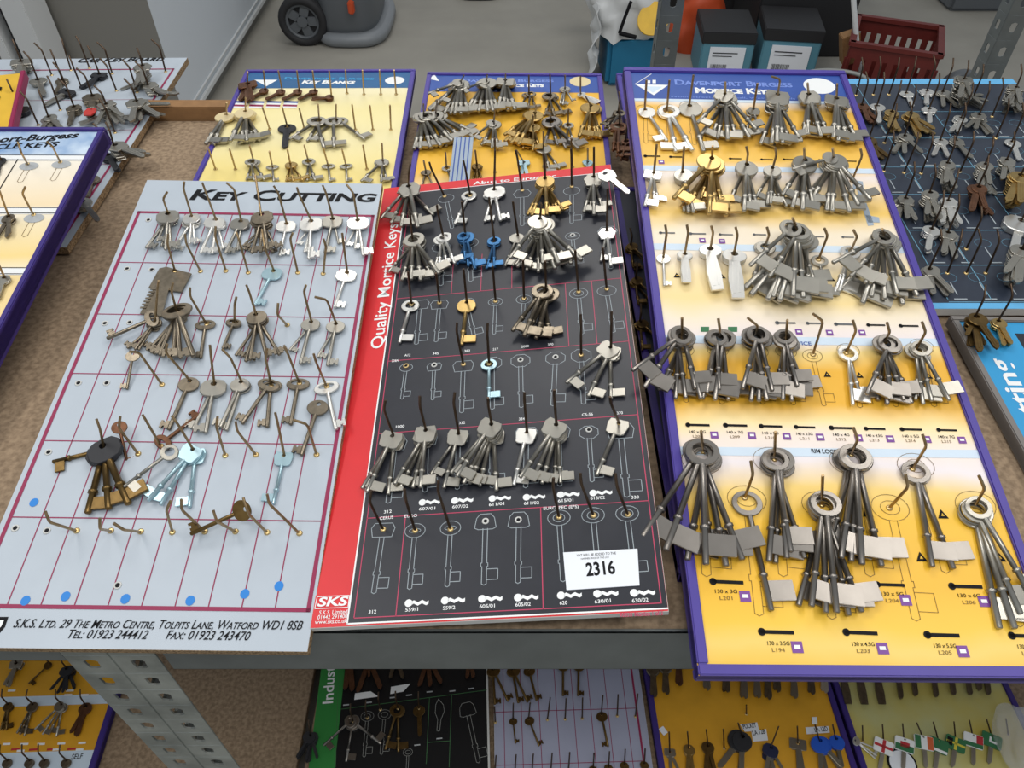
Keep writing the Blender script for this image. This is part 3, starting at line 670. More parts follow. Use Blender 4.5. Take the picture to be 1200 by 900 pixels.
for y in ys: Rb.line(b, (lx0, y, 0), (lx1, y, 0), .0009, 'pink_line', .0005, True)
for x in (lx0, lx1): Rb.line(b, (x, ys[0], 0), (x, by1-.004, 0), .0009, 'pink_line', .0005, True)
for p in ((470, 660), (635, 650)): x = Rb.loc(p).x; Rb.line(b, (x, ys[0], 0), (x, ys[1], 0), .0009, 'pink_line', .0005, True)
for p in ((664, 360), (695, 350)): x = Rb.loc(p).x; Rb.line(b, (x, ys[3], 0), (x, ys[4], 0), .0008, 'pink_line', .0005, True)
for p in ((532, 300), (565, 300), (600, 260)): x = Rb.loc(p).x; Rb.line(b, (x, ys[4], 0), (x, ys[4]+.07, 0), .0008, 'pink_line', .0005, True)
b.build('printed_grid', Rb.root)
def outline_key(B, b, c, t, typ, m, w=.0007, side=1, local=False):
    """thin printed outline of a key: bow round c, tip at t"""
    a, e = (B.loc(c), B.loc(t)) if not local else (c, t)
    y = (a-e); y.z = 0; y.normalize(); x = Vector((y.y, -y.x, 0)); L = (a-e).length; s = L/.075
    def P(u, v): q = a+x*u*s*side+y*v*s; return (q.x, q.y, 0)
    rx, ry = .0125, .0095
    if typ == 'trap': bow = [P(-.010, .008), P(.010, .008), P(.0135, .002), P(.011, -.009), P(-.011, -.009), P(-.0135, .002)]
    elif typ == 'hex': bow = [P(-.008, .009), P(.008, .009), P(.0135, 0), P(.009, -.009), P(-.009, -.009), P(-.0135, 0)]
    elif typ == 'oct': bow = [P(rx*1.05*math.cos(q), ry*1.15*math.sin(q)) for q in [2*math.pi*(k+.5)/8 for k in range(8)]]
    elif typ == 'dome': bow = [P(-.012, -.008), P(-.010, .004), P(-.006, .009), P(.006, .009), P(.010, .004), P(.012, -.008), P(.008, -.010), P(-.008, -.010)]
    else: bow = [P(rx*math.cos(q), ry*math.sin(q)) for q in [2*math.pi*k/20 for k in range(20)]]
    B.pline(b, bow, w, m, .0005, True, True)
    if typ in ('ring', 'oval'): B.pline(b, [P((.0065 if typ == 'ring' else .007)*math.cos(q), (.005 if typ == 'ring' else .0028)*math.sin(q)) for q in [2*math.pi*k/14 for k in range(14)]], w, m, .0005, True, True)
    h = .0026; B.pline(b, [P(-h, -.009), P(-h, -.050), P(-h-.0012, -.050), P(-h-.0012, -.054), P(-h, -.054), P(-h, -.0735), P(0, -.075), P(h, -.0735), P(h, -.054), P(h+.0012, -.054), P(h+.0012, -.050), P(h, -.050), P(h, -.009)], w, m, .0005, False, True)
    B.pline(b, [P(h, -.057), P(h+.012, -.057), P(h+.012, -.069), P(h, -.069)], w, m, .0005, False, True)
b = MB()
for c, t, ty in (((449, 621), (438, 696), 'trap'), ((486.5, 622), (480, 691), 'oval'), ((528, 619), (524, 688), 'oval'), ((569, 611), (567, 686), 'dome'), ((608, 609), (607, 684), 'dome'), ((655, 607), (660, 682), 'ring'), ((695, 604), (702, 679), 'ring'), ((735, 602), (744, 677), 'ring'),
                 ((476, 431), (471, 468), 'round'), ((509, 430), (507, 469), 'trap'), ((543, 429), (541, 484), 'trap'), ((577, 426), (577, 480), 'oct'), ((610, 423), (611, 478), 'oct'), ((651, 420), (648, 476), 'oct'), ((681, 417), (684, 474), 'oct'),
                 ((690, 507), (694, 565), 'oct'), ((727, 505), (735, 583), 'trap'), ((463, 520), (455, 590), 'trap'), ((500, 515), (498, 577), 'trap'), ((537, 512), (536, 574), 'trap'), ((576, 508), (577, 572), 'trap'), ((617, 508), (616, 572), 'trap'), ((655, 506), (656, 570), 'trap'),
                 ((515, 357), (511, 401), 'trap'), ((492, 357), (488, 404), 'trap'), ((547, 355), (556, 396), 'round'), ((580.7, 354), (579, 392), 'ring'), ((614, 351), (611, 392), 'ring'), ((678, 344), (682, 392), 'ring'), ((711, 341), (719, 390), 'round'),
                 ((612, 227), (612, 265), 'hex'), ((671, 277), (674, 312), 'oval'), ((670, 224), (670, 262), 'round'), ((523, 233), (530, 268), 'round'), ((479, 290), (480, 330), 'round'), ((517, 290), (517, 335), 'round'), ((550, 285), (552, 330), 'ring'), ((712, 271), (716, 315), 'hex'), ((697, 215), (700, 252), 'hex')): outline_key(Rb, b, c, t, ty, 'outline_white')
b.build('printed_outlines', Rb.root)
b = MB()
def keyhole(B, b, p, m='white_print', L=.021):
    a = B.loc(p); b.add([(a.x+.0038*math.cos(q), a.y+.0038*math.sin(q), .0005) for q in [2*math.pi*k/16 for k in range(16)]], [tuple(range(16))], m)
    up_ = [(a.x+.003+L*i/8*.78, a.y+.0015+.0011*math.sin(i*1.6), .0005) for i in range(9)]; lo_ = [(q[0], q[1]-.0034, .0005) for q in reversed(up_)]
    n = 9
    for i in range(8): b.add([lo_[n-1-i], lo_[n-2-i], up_[i+1], up_[i]], [(0, 1, 2, 3)], m)
for p in ((495, 589), (533, 587), (577, 584.5), (617, 583), (657, 580), (695, 578), (479, 707), (521.5, 704), (565, 702), (607, 700.5), (657.5, 698), (700, 696), (743, 695)): b = MB(); keyhole(Rb, b, p); b.build('keyhole_symbol', Rb.root)
T = lambda s, a, c, cap=.0037, m='white_print': Rb.text(s, a, c, cap, m, .012)
for s, a, c in (('607/01', (491, 598.5), (510, 597.5)), ('607/02', (530, 596), (549, 595)), ('611/01', (573, 593.5), (591, 592)), ('611/02', (614, 592), (632, 591)), ('615/01', (654, 589), (672, 588)), ('615/02', (692, 586), (709, 585)), ('330', (740, 585), (749, 584.5)), ('312', (450, 602), (459, 601)),
                ('312', (432, 719.5), (441, 719)), ('559/1', (475, 717), (490, 716)), ('559/2', (519, 715), (533.5, 714)), ('605/01', (562, 713), (580, 712)), ('605/02', (604, 711), (622, 710)), ('620', (656, 709), (665, 708.5)), ('630/01', (697, 707.5), (716, 706)), ('630/02', (741, 706.5), (760, 705)),
                ('CERUS', (445, 609.5), (461, 608)), ('EURO', (474, 607), (489, 606)), ('EUROSPEC (E*S)', (637, 598), (678, 595.5)), ('A12', (474, 418), (481, 417.6)), ('345', (507, 416), (514, 415.6)), ('382', (544, 413), (551, 412.6)), ('217', (577.5, 411), (584, 410.5)),
                ('228A', (459, 424.5), (467, 424)), ('1000', (464, 502), (474, 501)), ('332', (538, 497.5), (545, 497)), ('334', (608, 493), (615, 492.5)), ('C5-56', (682, 488), (695, 487)), ('370', (723, 486), (730, 485.5)), ('2000', (611, 408), (620, 407)), ('370', (642, 405.5), (648.5, 405))): T(s, a, c)
Rb.text('Quality Mortice Keys', (448.5, 408), (466.5, 262), .0165, 'white_print', .012, name='title_lettering')
Rb.text('Abus to Eurospec', (554.5, 217), (652, 208), .0078, 'white_print', .02, name='title_lettering')
Rb.text('SKS', (371.5, 710.8), (406, 709.4), .0092, 'white_print', .03, .2)
b = MB(); Rb.pline(b, [(369, 713.5), (408, 712), (410, 698), (372, 699.5)], .0008, 'white_print', .0005, True); b.build('logo_border', Rb.root)
for s, a, c in (('S.K.S. Limited', (374, 720.5), (407, 719)), ('01442 291400', (372, 726), (407, 724.5)), ('www.sks.co.uk', (369, 731.5), (406.5, 730))): Rb.text(s, a, c, .0042, 'white_print', .006)
Rb.text('RB531 Mortice 1 of 3', (727, 723.3), (777, 720.8), .0042, 'pink_line', .02)
# numbered white sticker
st = MB(); q = [Rb.loc(p) for p in ((664, 692), (749.5, 686.5), (747, 643.6), (660, 648))]; st.add([(p.x, p.y, .0012) for p in q]+[(p.x, p.y, .0002) for p in q], [(0, 1, 2, 3), (0, 4, 5, 1), (1, 5, 6, 2), (2, 6, 7, 3), (3, 7, 4, 0)], 'paper'); sto = st.build('lot_sticker', Rb.root); sto['label'] = 'white numbered lot sticker'
Rb.text('2316', (687.5, 675.5), (721.5, 672.5), .0135, 'ink', .03, h=.0014, name='lot_number')
Rb.text('VAT WILL BE ADDED TO THE', (676, 653), (722, 650.2), .0026, 'ink', .004, h=.0014); Rb.text('HAMMER PRICE OF THIS LOT', (681, 656.6), (714, 654.6), .0018, 'ink', 0, h=.0014)
for c in ((569, 611), (607.5, 609.5), (509, 428), (610, 422), (651, 418.7), (690, 504), (671, 276), (476, 429)):
    q = Rb.loc(c); g = MB(); g.torus((q.x, q.y, .0006), .0028, .001, 'rivet' if c[0] == 476 else 'white_edge', n=14); g.prism(ell(.002, .002, 12, q.x, q.y), .0002, .0008, 'ink'); g.build('empty_hole', Rb.root)
xf(); Rb.row = 'top'
Rb.bunch((478.7, 218), (481, 192), 'hexagon', 'steel', [(508, 252), (458, 262), (470, 266), (446, 256), (490, 267)], (479, 203), 1)
Rb.hook((521, 230), (503, 190), (505, 197)); Rb.bunch((550.7, 227), (543, 188), 'ring', 'nickel', [(532.7, 263)], (545, 196))
Rb.bunch((579, 222), (580, 176), 'octagon', 'nickel', [(568, 260), (586.7, 259)], (580, 184))
Rb.hook((612, 223), (604, 176), (606, 183))
Rb.bunch((639, 209), (637, 180), 'disc', 'brass', [(656, 250), (660, 246), (618, 252), (623, 253), (641, 252)], (638, 188), 2)
Rb.hook((670, 218.7), (669, 174), (669.5, 182))
Rb.bunch((696, 207), (696, 172), 'hexagon', 'steel', [(706, 244), (684, 249), (696, 252)], (696, 180), 1)
Rb.row = 'second'
Rb.bunch((483, 277), (480, 246), 'ring', 'steel', [(455, 319), (471, 329), (493, 329), (482, 328), (515, 321)], (481, 254), 1)
Rb.bunch((519, 275), (512, 240), 'ring', 'nickel', [(511, 309), (523, 305), (515, 313), (533, 309)], (513, 248))
Rb.bunch((545, 273), (541, 236), 'ring', 'blue_steel', [(538, 304), (549, 312), (557, 315), (545, 303)], (542, 243))
Rb.bunch((579, 280), (573, 231), 'ring', 'blue_steel', [(570, 315), (579, 313)], (574, 240))
Rb.bunch((607, 276), (601, 236), 'disc', 'steel', [(592, 312)], (602, 244))
Rb.bunch((633, 256), (634, 238), 'disc', 'steel', [(617, 317), (631, 319), (606, 313), (670, 309), (651, 315), (636, 309), (682, 305), (655, 309), (597, 303)], (634, 243), 2)
Rb.bunch((711, 270), (712, 221), 'hexagon', 'nickel', [(704, 306), (716, 312)], (712, 229))
Rb.row = 'third'
Rb.bunch((482, 355), (478, 318), 'ring', 'nickel', [(468, 402)], (479, 326)); Rb.hook((515, 355), (511, 320), (512, 327))
Rb.bunch((547, 354), (543, 315), 'disc', 'brass', [(541, 404.7)], (544, 323)); Rb.hook((580.7, 353), (577, 312), (578, 320)); Rb.hook((614, 350), (613, 305), (613, 313))
Rb.bunch((640, 336), (639, 306), 'ring', 'worn_steel', [(644.7, 396), (633, 394), (617, 392), (628, 397), (600, 388), (614, 394)], (639, 314))
Rb.hook((678, 342), (674, 293), (674.5, 301)); Rb.hook((711, 338.7), (706, 290), (707, 298))
Rb.row = 'fourth'
Rb.hook((543, 427), (535.6, 378), (535, 388)); Rb.bunch((573, 424), (571.6, 378.7), 'ring', 'pale_blue', [(573, 469)], (571, 390))
Rb.hook((681, 416), (680.7, 368), (680.7, 379)); Rb.bunch((716, 406.7), (716.7, 365), 'trap', 'steel', [(716, 468), (689, 465), (663, 449)], (716.5, 376))
Rb.row = 'fifth'
Rb.bunch((461, 510), (451.7, 469), 'trap', 'steel', [(455, 580), (424, 573), (430, 577)], (449.7, 479.5))
Rb.bunch((499, 503.5), (492, 464), 'trap', 'steel', [(483.5, 572), (462, 568), (492.5, 572)], (492, 476), 1)
Rb.bunch((537.5, 507.5), (533, 460), 'trap', 'steel', [(506, 554.5), (520, 572.5)], (531.5, 472))
Rb.bunch((576, 496.5), (572, 466), 'trap', 'steel', [(582, 575.5), (562, 570), (550, 567), (543, 567), (528, 555), (535, 559)], (572, 474))
Rb.bunch((617.5, 506), (614.5, 460), 'trap', 'nickel', [(602, 569)], (614.5, 470))
Rb.bunch((652, 497), (649.5, 457), 'trap', 'steel', [(657, 566.5), (635, 567), (624, 564), (609, 560)], (649.5, 466), 1)
Rb.bunch((725.5, 495.5), (715, 465), 'trap', 'steel', [(699, 557.5)], (716, 473))
Rb.row = 'bottom'
for c in (((449, 620.5), (435, 575), (433, 587.5)), ((486.5, 622), (474, 573), (475.5, 585.7)), ((528, 620.5), (514, 563), (513, 575)), ((655, 606), (648.6, 560), (648, 571)), ((695.5, 604), (680, 554.5), (681, 567)), ((736, 603), (721, 554.5), (723, 571))): Rb.hook(*c)
finish(Rb)
place_key(Rb, Rb.loc((708, 203), .02), Rb.loc((738, 227), .016), 'cyl_hex', 'nickel', 1, 'bright flat key sticking out right from the top right bunch, red-edged board', None)

# ================================================================ right-hand yellow mortice board
M_ = Board('key_board', 'large yellow mortice key board in a purple frame, right of the red-edged board', (.1669, .2938, .024), R(-.19), R(11.24), R(-1.0), .3385, .8865, 'right-hand yellow board', .046, hookmat='hook_brass', wire=.0016)
xf()
def vf(y): return M_.loc((950, y)).y
ivory, cream, yel, org = 'f2e8dc', 'f4e4bc', 'f2c540', 'e8b032'
m_stops = [(790, 'efc040'), (760, 'f2ce6c'), (735, yel), (690, 'eeb830'), (610, 'f0be36'), (575, 'f2d078'), (545, 'ece4e6'), (515, 'f2e2d2'), (498, 'f8e0a4'), (475, org), (430, 'e8b032'), (412, 'f0d488'), (398, 'ece2e4'), (370, 'f0e2c8'), (350, 'f2d898'), (325, 'f2dca8'), (300, 'f0e4d2'), (272, 'f0e2c8'), (252, 'ecc464'), (240, 'f0cc80'), (222, 'f3dcb0'), (206, 'efe4dc'), (192, 'f0c258'), (160, 'ecb440'), (130, 'efbc4c'), (121, 'eee4d8')]
band_mat('mortice_print', [(vf(y), c) for y, c in m_stops], .05, 7)
M_.panel(.012, 'mortice_print', 'deep_purple'); M_.frame(.010, .004, .020, 'purple')
b = MB(); yh = M_.loc((840, 117)).y; M_.quad(b, .010, M_.W-.010, yh, M_.L-.010, 'blue_header'); b.build('header', M_.root)
b = MB()
for y, hh in ((199, .010), (291, .011), (399, .011), (529.5, .010)): v = M_.loc((900, y)).y; M_.quad(b, .010, M_.W-.010, v-hh/2, v+hh/2, 'pale_stripe', .0003)
v = M_.loc((900, 119)).y; M_.quad(b, .010, M_.W-.010, v-.004, yh, 'pale_stripe', .0003)
b.build('printed_stripes', M_.root)
M_.text('Davenport Burgess', (791, 99.5), (929, 102.5), .0125, 'header_text', .03, caps=True, name='title_lettering')
M_.text('Mortice Keys', (815, 109), (905, 110.5), .0125, 'white_print', .05, caps=True, name='title_lettering')
M_.text('Wood Street, Willenhall, West Midlands', (785, 114.5), (932, 117), .0042, 'header_text', .01)
b = MB(); M_.poly(b, [(744, 99), (783, 100), (766, 112)], 'white_print', .0006); M_.pline(b, [(744, 99), (763, 87)], .001, 'white_print', .0006); M_.poly(b, [(758, 98), (762, 98), (762, 94.5), (758, 94.5)], 'white_print', .0006); M_.poly(b, [(764.5, 98), (768.5, 98), (768.5, 94), (764.5, 94)], 'white_print', .0006); M_.poly(b, [(754, 101.5), (776, 102.2), (765, 109)], 'pale_stripe', .0007); b.build('diamond_logo', M_.root)
b = MB(); c = M_.loc((960, 101)); b.add([(c.x+.024*math.cos(a), c.y+.019*math.sin(a), .0006) for a in [2*math.pi*k/28 for k in range(28)]], [tuple(range(28))], 'white_print'); b.build('oval_emblem', M_.root)
b = MB()
for c, t, ty in (((1043, 595), (1074, 728), 'ring'), ((875, 585), (890, 722), 'ring'), ((952, 417), (966, 476), 'ring'), ((822, 540), (828, 676), 'ring'), ((906, 540), (918, 676), 'ring'), ((995, 541), (1020, 676), 'ring'), ((1073, 546), (1109, 672), 'ring'), ((962, 592), (975, 726), 'ring'), ((1143, 592), (1196, 735), 'ring'),
                 ((801, 410), (804, 472), 'ring'), ((841, 410), (846, 474), 'ring'), ((888, 412), (894, 474), 'ring'), ((921, 412), (930, 475), 'ring'), ((994, 411), (1008, 478), 'ring'), ((1038, 409), (1050, 477), 'ring'), ((1080, 406), (1095, 477), 'ring'),
                 ((756, 128), (757, 168), 'round'), ((782, 128), (786, 176), 'round'), ((808, 124), (814, 170), 'round')): outline_key(M_, b, c, t, ty, 'outline_dark', .0005)
b.build('printed_outlines', M_.root)
outline_grey = MB(); 
for poly in ([(1000, 211), (1011, 213), (1012, 222), (999, 222)], [(1004, 222), (1010, 222), (1024, 264), (1017, 265)], [(1014, 252), (1030, 255), (1031, 261), (1017, 261)]): M_.poly(outline_grey, poly, 'blue_grey_print', .0004)
outline_grey.build('printed_key_silhouette', M_.root)
def bolt_symbol(B, p, q, m='ink', name='bolt_symbol'):
    b = MB(); a, c = B.loc(p), B.loc(q); L = (c-a).xy.length; r = L*.115
    b.add([(a.x+r+r*math.cos(k), a.y+r*math.sin(k), .0006) for k in [2*math.pi*i/14 for i in range(14)]], [tuple(range(14))], m); B.line(b, (a.x+r, a.y, 0), (c.x, c.y, 0), r*.95, m, .0006, True); b.build(name, B.root)
def badge(B, p, s=.0052):
    b = MB(); a = B.loc(p); b.add([(a.x-s, a.y-s, .0006), (a.x+s, a.y-s, .0006), (a.x+s, a.y+s, .0006), (a.x-s, a.y+s, .0006)], [(0, 1, 2, 3)], 'violet_ink'); b.add([(a.x-s*.55, a.y-s*.3, .0009), (a.x+s*.55, a.y-s*.3, .0009), (a.x+s*.55, a.y+s*.35, .0009), (a.x-s*.55, a.y+s*.35, .0009)], [(0, 1, 2, 3)], 'white_print'); b.build('printed_badge', B.root)
def spec(B, p, s1, s2, w1=26, w2=15, cap=.0037, dy=8): B.text(s1, (p[0]-w1/2, p[1]), (p[0]+w1/2, p[1]+.3), cap, 'ink', .006); B.text(s2, (p[0]-w2/2, p[1]+dy), (p[0]+w2/2, p[1]+dy+.2), cap, 'outline_dark', 0)
for (p, q, tx, sq, s1, s2) in (((888, 740.5), (928, 741.5), (912.5, 756), (934, 758.5), '130 x 3.5G', 'L194'), ((987, 741), (1026, 742.5), (1012, 757), (1034, 760), '130 x 4.5G', 'L203'), ((1082, 744), (1122, 745), (1108, 759), (1128, 763.5), '130 x 5.5G', 'L205'), ((1181, 745), (1221, 746), (1206, 760), (1227, 764), '130 x 6.5G', 'L207'),
        ((831, 681.5), (869, 683), (851, 695), (873, 699), '130 x 3G', 'L201'), ((1024, 685), (1058, 686), (1046, 698), (1061, 703.5), '130 x 5G', 'L204'), ((1111, 687), (1149, 688), (1136, 700), (1153, 705), '130 x 6G', 'L206')):
    bolt_symbol(M_, p, q); badge(M_, sq); spec(M_, tx, s1, s2)
for i, (x0, x1, y) in enumerate(((803, 830, 498), (847, 874, 498.5), (889, 915, 499.5), (930, 954, 500.5), (971, 999, 501.5), (1012, 1036, 502.5), (1054, 1079, 503.2), (1097, 1120, 504))):
    bolt_symbol(M_, (x0, y), (x1, y+.6)); badge(M_, (x1+7, y+12), .0042)
    s1, s2 = ('140 x 6G', 'L208'), ('140 x 7G', 'L209'); spec(M_, ((x0+x1)/2+1, y+9.5), '140 x %sG' % ['6', '7', '8', '3.5', '4', '4.5', '5', '7'][i], 'L%d' % (208+i), 19, 11, .0034, 5.5)
for (x0, x1, y) in ((754, 773, 183), (784, 800, 184), (854, 868, 186), (891, 905, 187), (917, 931, 187), (959, 970, 187.5), (989, 1003, 189), (772, 790, 273), (807, 826, 274), (842, 858, 275), (882, 897, 275), (952, 965, 277.5), (986, 1000, 278), (908, 931, 378.5), (944, 964, 379), (977, 999, 380), (1015, 1036, 381), (1053, 1075, 382)):
    bolt_symbol(M_, (x0, y), (x1, y+.3), 'ink' if y < 260 or x0 > 1000 else 'grey_plastic'); 
for p in ((936, 389), (972, 390), (1010, 390), (775, 190), (846, 283), (823, 282)): badge(M_, p, .004)
for x0, x1 in ((821, 831), (853, 864)):
    b = MB(); M_.poly(b, [(x0, 389), (x1, 389), (x1, 383), (x0, 383)], 'flag_green'); b.build('green_badge', M_.root)
for p in ((1016, 601), (1104, 603), (1079, 653), (1171, 653), (851, 437), (969, 439), (1007, 440), (1088, 441), (793, 323), (846, 324), (974, 327)):
    b = MB(); a = M_.loc(p); k = .0055 if p[1] > 500 else .0042; b.add([(a.x-k, a.y-k*.8, .0006), (a.x+k, a.y-k*.8, .0006), (a.x, a.y+k, .0006)], [(0, 1, 2)], 'ink'); b.add([(a.x-k*.3, a.y-k*.35, .0009), (a.x+k*.3, a.y-k*.35, .0009), (a.x, a.y+k*.25, .0009)], [(0, 1, 2)], 'yellow_print'); b.build('warning_triangle', M_.root)
M_.text('RIM LOCK', (951, 531), (982, 532), .0052, 'ink', .02); M_.text('SERVICE', (922, 404), (951, 405), .0052, 'blue_header', .02)
D_ = 'dark_steel'
xf(725, 75, 7.5); M_.row = 'top'
M_.bunch((230, 400), (245, 140), 'disc', 'nickel', [(425, 680)], None, 0, -1)
M_.bunch((425, 390), (447, 140), 'ring', 'nickel', [(505, 775), (650, 765)], None, 0, -1)
M_.bunch((620, 365), (658, 95), 'disc', 'steel', [(755, 795)])
M_.bunch((938, 262), (938, 160), 'trap', 'steel', [(870, 655), (1030, 650), (1150, 650), (960, 668), (1210, 575), (690, 520)], None, 2)
xf(865, 75, 7.5)
M_.bunch((135, 395), (170, 170), 'hexagon', 'steel', [(60, 620), (180, 600)], None)
M_.bunch((350, 265), (295, 110), 'trap', 'steel', [(195, 705), (455, 710), (540, 655), (295, 700), (390, 700), (340, 690)], (370, 130), 2)
M_.bunch((620, 262), (610, 170), 'hexagon', 'steel', [(570, 640), (800, 640), (610, 620), (730, 640)], None, 2)
M_.bunch((865, 300), (870, 175), 'rect', 'steel', [(1040, 660), (960, 690), (880, 680), (835, 650)], None, 2)
xf(735, 165, 7.5); M_.row = 'second'
M_.bunch((235, 280), (260, 30), 'rect', 'nickel', [(270, 530), (235, 530), (155, 575)])
M_.bunch((485, 272), (500, 50), 'disc', 'steel', [(500, 620), (540, 630), (585, 630)], None, 1)
M_.bunch((745, 152), (750, 45), 'disc', 'brass', [(650, 510), (870, 660), (830, 560), (770, 610), (720, 645), (405, 510)], None, 3)
M_.bunch((1047, 205), (1045, 50), 'disc', 'steel', [(900, 535), (1150, 610), (1085, 605), (1025, 620)], (1062, 110), 2)
xf(875, 165, 7.5)
M_.bunch((230, 235), (250, 60), 'disc', 'steel', [(310, 560), (350, 580), (80, 500), (180, 560), (210, 555)], (262, 120), 1)
M_.bunch((508, 165), (505, 65), 'disc', 'steel', [(580, 560), (400, 590), (310, 480), (490, 610)], None, 2)
M_.bunch((765, 140), (755, 65), 'disc', 'steel', [(560, 530), (700, 625), (750, 640), (905, 630), (985, 570), (1090, 520), (400, 250)], None, 1)
M_.hook((925, 355), (1000, 70), (1015, 130))
xf(750, 250, 7.5); M_.row = 'third'
M_.bunch((205, 380), (222, 100), 'flat_round', 'nickel', [(215, 640)], (235, 175))
M_.bunch((395, 350), (412, 100), 'wide_blade', 'nickel', [(400, 610)], (425, 170), 2)
M_.bunch((620, 303), (625, 110), 'wide_blade', 'nickel', [(665, 680)], (643, 170), 3)
M_.bunch((828, 348), (840, 120), 'wide_blade', 'nickel', [(840, 750)], (858, 190), 3)
xf(860, 250, 7.5)
M_.bunch((278, 275), (290, 120), 'ring', 'steel', [(150, 640), (290, 650)], (310, 190))
M_.bunch((545, 105), (515, 40), 'ring_mid', 'steel', [(90, 660), (130, 740), (660, 780), (720, 640), (290, 770), (340, 740), (400, 770), (610, 745), (520, 735), (310, 560), (140, 460)], None, 1)
M_.bunch((750, 392), (795, 130), 'ring_mid', 'steel', [(800, 752)], (825, 195))
xf(950, 260, 7.5)
M_.bunch((360, 240), (375, 70), 'ring_mid', 'nickel', [(210, 620), (250, 610)], (408, 130))
M_.bunch((645, 105), (630, 62), 'ring_mid', 'steel', [(230, 620), (810, 730), (450, 720), (530, 660), (650, 680), (940, 655), (760, 640), (480, 540), (350, 480), (190, 360)])
xf(735, 365, 7.5); M_.row = 'fourth'
M_.bunch((482, 165), (482, 55), 'ring_mid', D_, [(425, 770), (515, 765), (650, 770), (600, 680), (150, 670), (40, 520)], None, 2)
M_.bunch((815, 190), (800, 60), 'ring_mid', D_, [(660, 770), (890, 780), (700, 720), (770, 780), (810, 690)], (815, 160), 2)
xf(860, 365, 7.5)
M_.bunch((200, 160), (120, 55), 'ring_mid', D_, [(150, 790), (220, 790), (290, 780), (340, 700), (75, 680)], (210, 125), 4)
M_.bunch((462, 185), (470, 75), 'ring_mid', D_, [(370, 690), (640, 730), (510, 790), (430, 780), (560, 660)], None, 3)
M_.hook((695, 380), (695, 20), (785, 85))
M_.bunch((1000, 335), (1045, 75), 'ring_mid', 'nickel', [(1130, 800), (1045, 825)], (1075, 165))
xf(970, 365, 7.5)
M_.bunch((520, 232), (520, 95), 'ring_mid', D_, [(740, 810), (520, 820), (670, 780), (560, 780), (340, 730)], (545, 180), 1)
M_.bunch((800, 290), (828, 90), 'ring_mid', 'steel', [(770, 780), (840, 820), (915, 790), (1070, 785)], (862, 180), 1)
xf(740, 490, 2.609); M_.row = 'bottom'
M_.bunch((217, 78), (213, 40), 'ring_long', D_, [(170, 435), (290, 455), (340, 435), (33, 364), (105, 405), (228, 450)], None, 1)
M_.bunch((348, 238), (365, 130), 'ring_long', D_, [(428, 590)], (372, 172))
M_.bunch((438, 102), (440, 42), 'ring_long', D_, [(440, 445), (530, 430), (420, 440), (475, 430), (488, 410)], None, 0)
M_.bunch((680, 92), (678, 28), 'ring_long', D_, [(600, 400), (765, 455), (672, 440), (640, 430), (705, 450)], (692, 65), 1)
M_.bunch((583, 235), (585, 175), 'ring_long', D_, [(510, 575), (665, 605), (705, 595), (595, 597), (550, 578), (628, 597)], None, 0)
M_.bunch((865, 145), (890, 50), 'ring_long', D_, [(985, 462), (920, 456)], (902, 85))
M_.hook((788, 275), (838, 172), (846, 210))
M_.bunch((1058, 255), (1062, 175), 'ring_long', 'steel', [(1125, 645), (1172, 645), (1190, 600), (1235, 560)], (1080, 215))
xf(); finish(M_)

# ================================================================ cream key-blanks board
K = Board('key_board', 'cream key-blanks board in a purple frame at the back beside the white wall', (-.5265, 1.5083, .0432), R(.49), R(2.0), 0, .3355, .70, 'cream key-blanks board', .060)
K.o = K.o-K.v*K.L; K.M.translation = K.o; K.root.matrix_world = K.M
band_mat('cream_print', [(0, 'f0d060'), (.34, 'f0dc8c'), (.44, 'f2e6b0'), (.56, 'f2e4a4'), (.7, 'f4eed8')], .14, 6)
K.panel(.010, 'cream_print', 'deep_purple'); K.frame(.009, .003, .013, 'purple')
xf(220, 70, 4.286)
b = MB(); v = K.loc((700, 143)).y; K.quad(b, .009, K.W-.009, v, K.L-.009, 'teal_header'); b.build('header', K.root)
K.text('Davenport Burgess', (485, 100), (935, 102), .010, 'sky_board', .03, caps=True, name='title_lettering'); K.text('Key Blanks', (572, 120), (836, 121), .013, 'white_print', .05, .2, caps=True, name='title_lettering')
b = MB(); K.poly(b, [(335, 102), (452, 102), (395, 135)], 'white_print', .0006); b.build('diamond_logo', K.root)
b = MB(); c = K.loc((1040, 105)); b.add([(c.x+.019*math.cos(a), c.y+.016*math.sin(a), .0006) for a in [2*math.pi*k/24 for k in range(24)]], [tuple(range(24))], 'white_print'); b.build('oval_emblem', K.root)
for x in (272, 352, 437, 522):
    b = MB()
    for k, m in enumerate(('white_print', 'crimson', 'white_print', 'blue_header')): K.poly(b, [(x-38+k*2.5-8, 244-k*9), (x+32+k*2.5-8, 246-k*9), (x+34+k*2.5-8, 237-k*9), (x-36+k*2.5-8, 235-k*9)], m, .0006)
    b.build('striped_label', K.root)
K.row = 'top'
for i, (bx, by, tx) in enumerate(((390, 150, 380), (475, 155, 455), (560, 155, 548), (640, 155, 627), (722, 185, 710), (800, 170, 792), (885, 175, 877), (970, 175, 963), (1047, 175, 1037))):
    if i < 5: K.bunch((bx, by), (tx, 55), 'cyl_round', 'copper_brown', [(bx-70, 190), (bx-85, 200)], None, 1)
    else: K.hook((bx, by), (tx, 52))
K.bunch((300, 120), (300, 60), 'cyl_rect', 'copper_brown', [(262, 205), (300, 210), (325, 205)], None, 1)
K.row = 'middle'
K.bunch((290, 258), (290, 190), 'disc', ('cream_head', 'steel'), [(390, 460), (260, 490), (300, 488), (170, 492)], None, 2)
K.bunch((195, 275), (195, 215), 'disc', ('cream_head', 'steel'), [(100, 490), (35, 500)], None, 1)
K.hook((412, 350), (375, 240)); K.bunch((500, 335), (475, 240), 'cyl_round', 'black_plastic', [(487, 445)]); K.hook((585, 345), (560, 245))
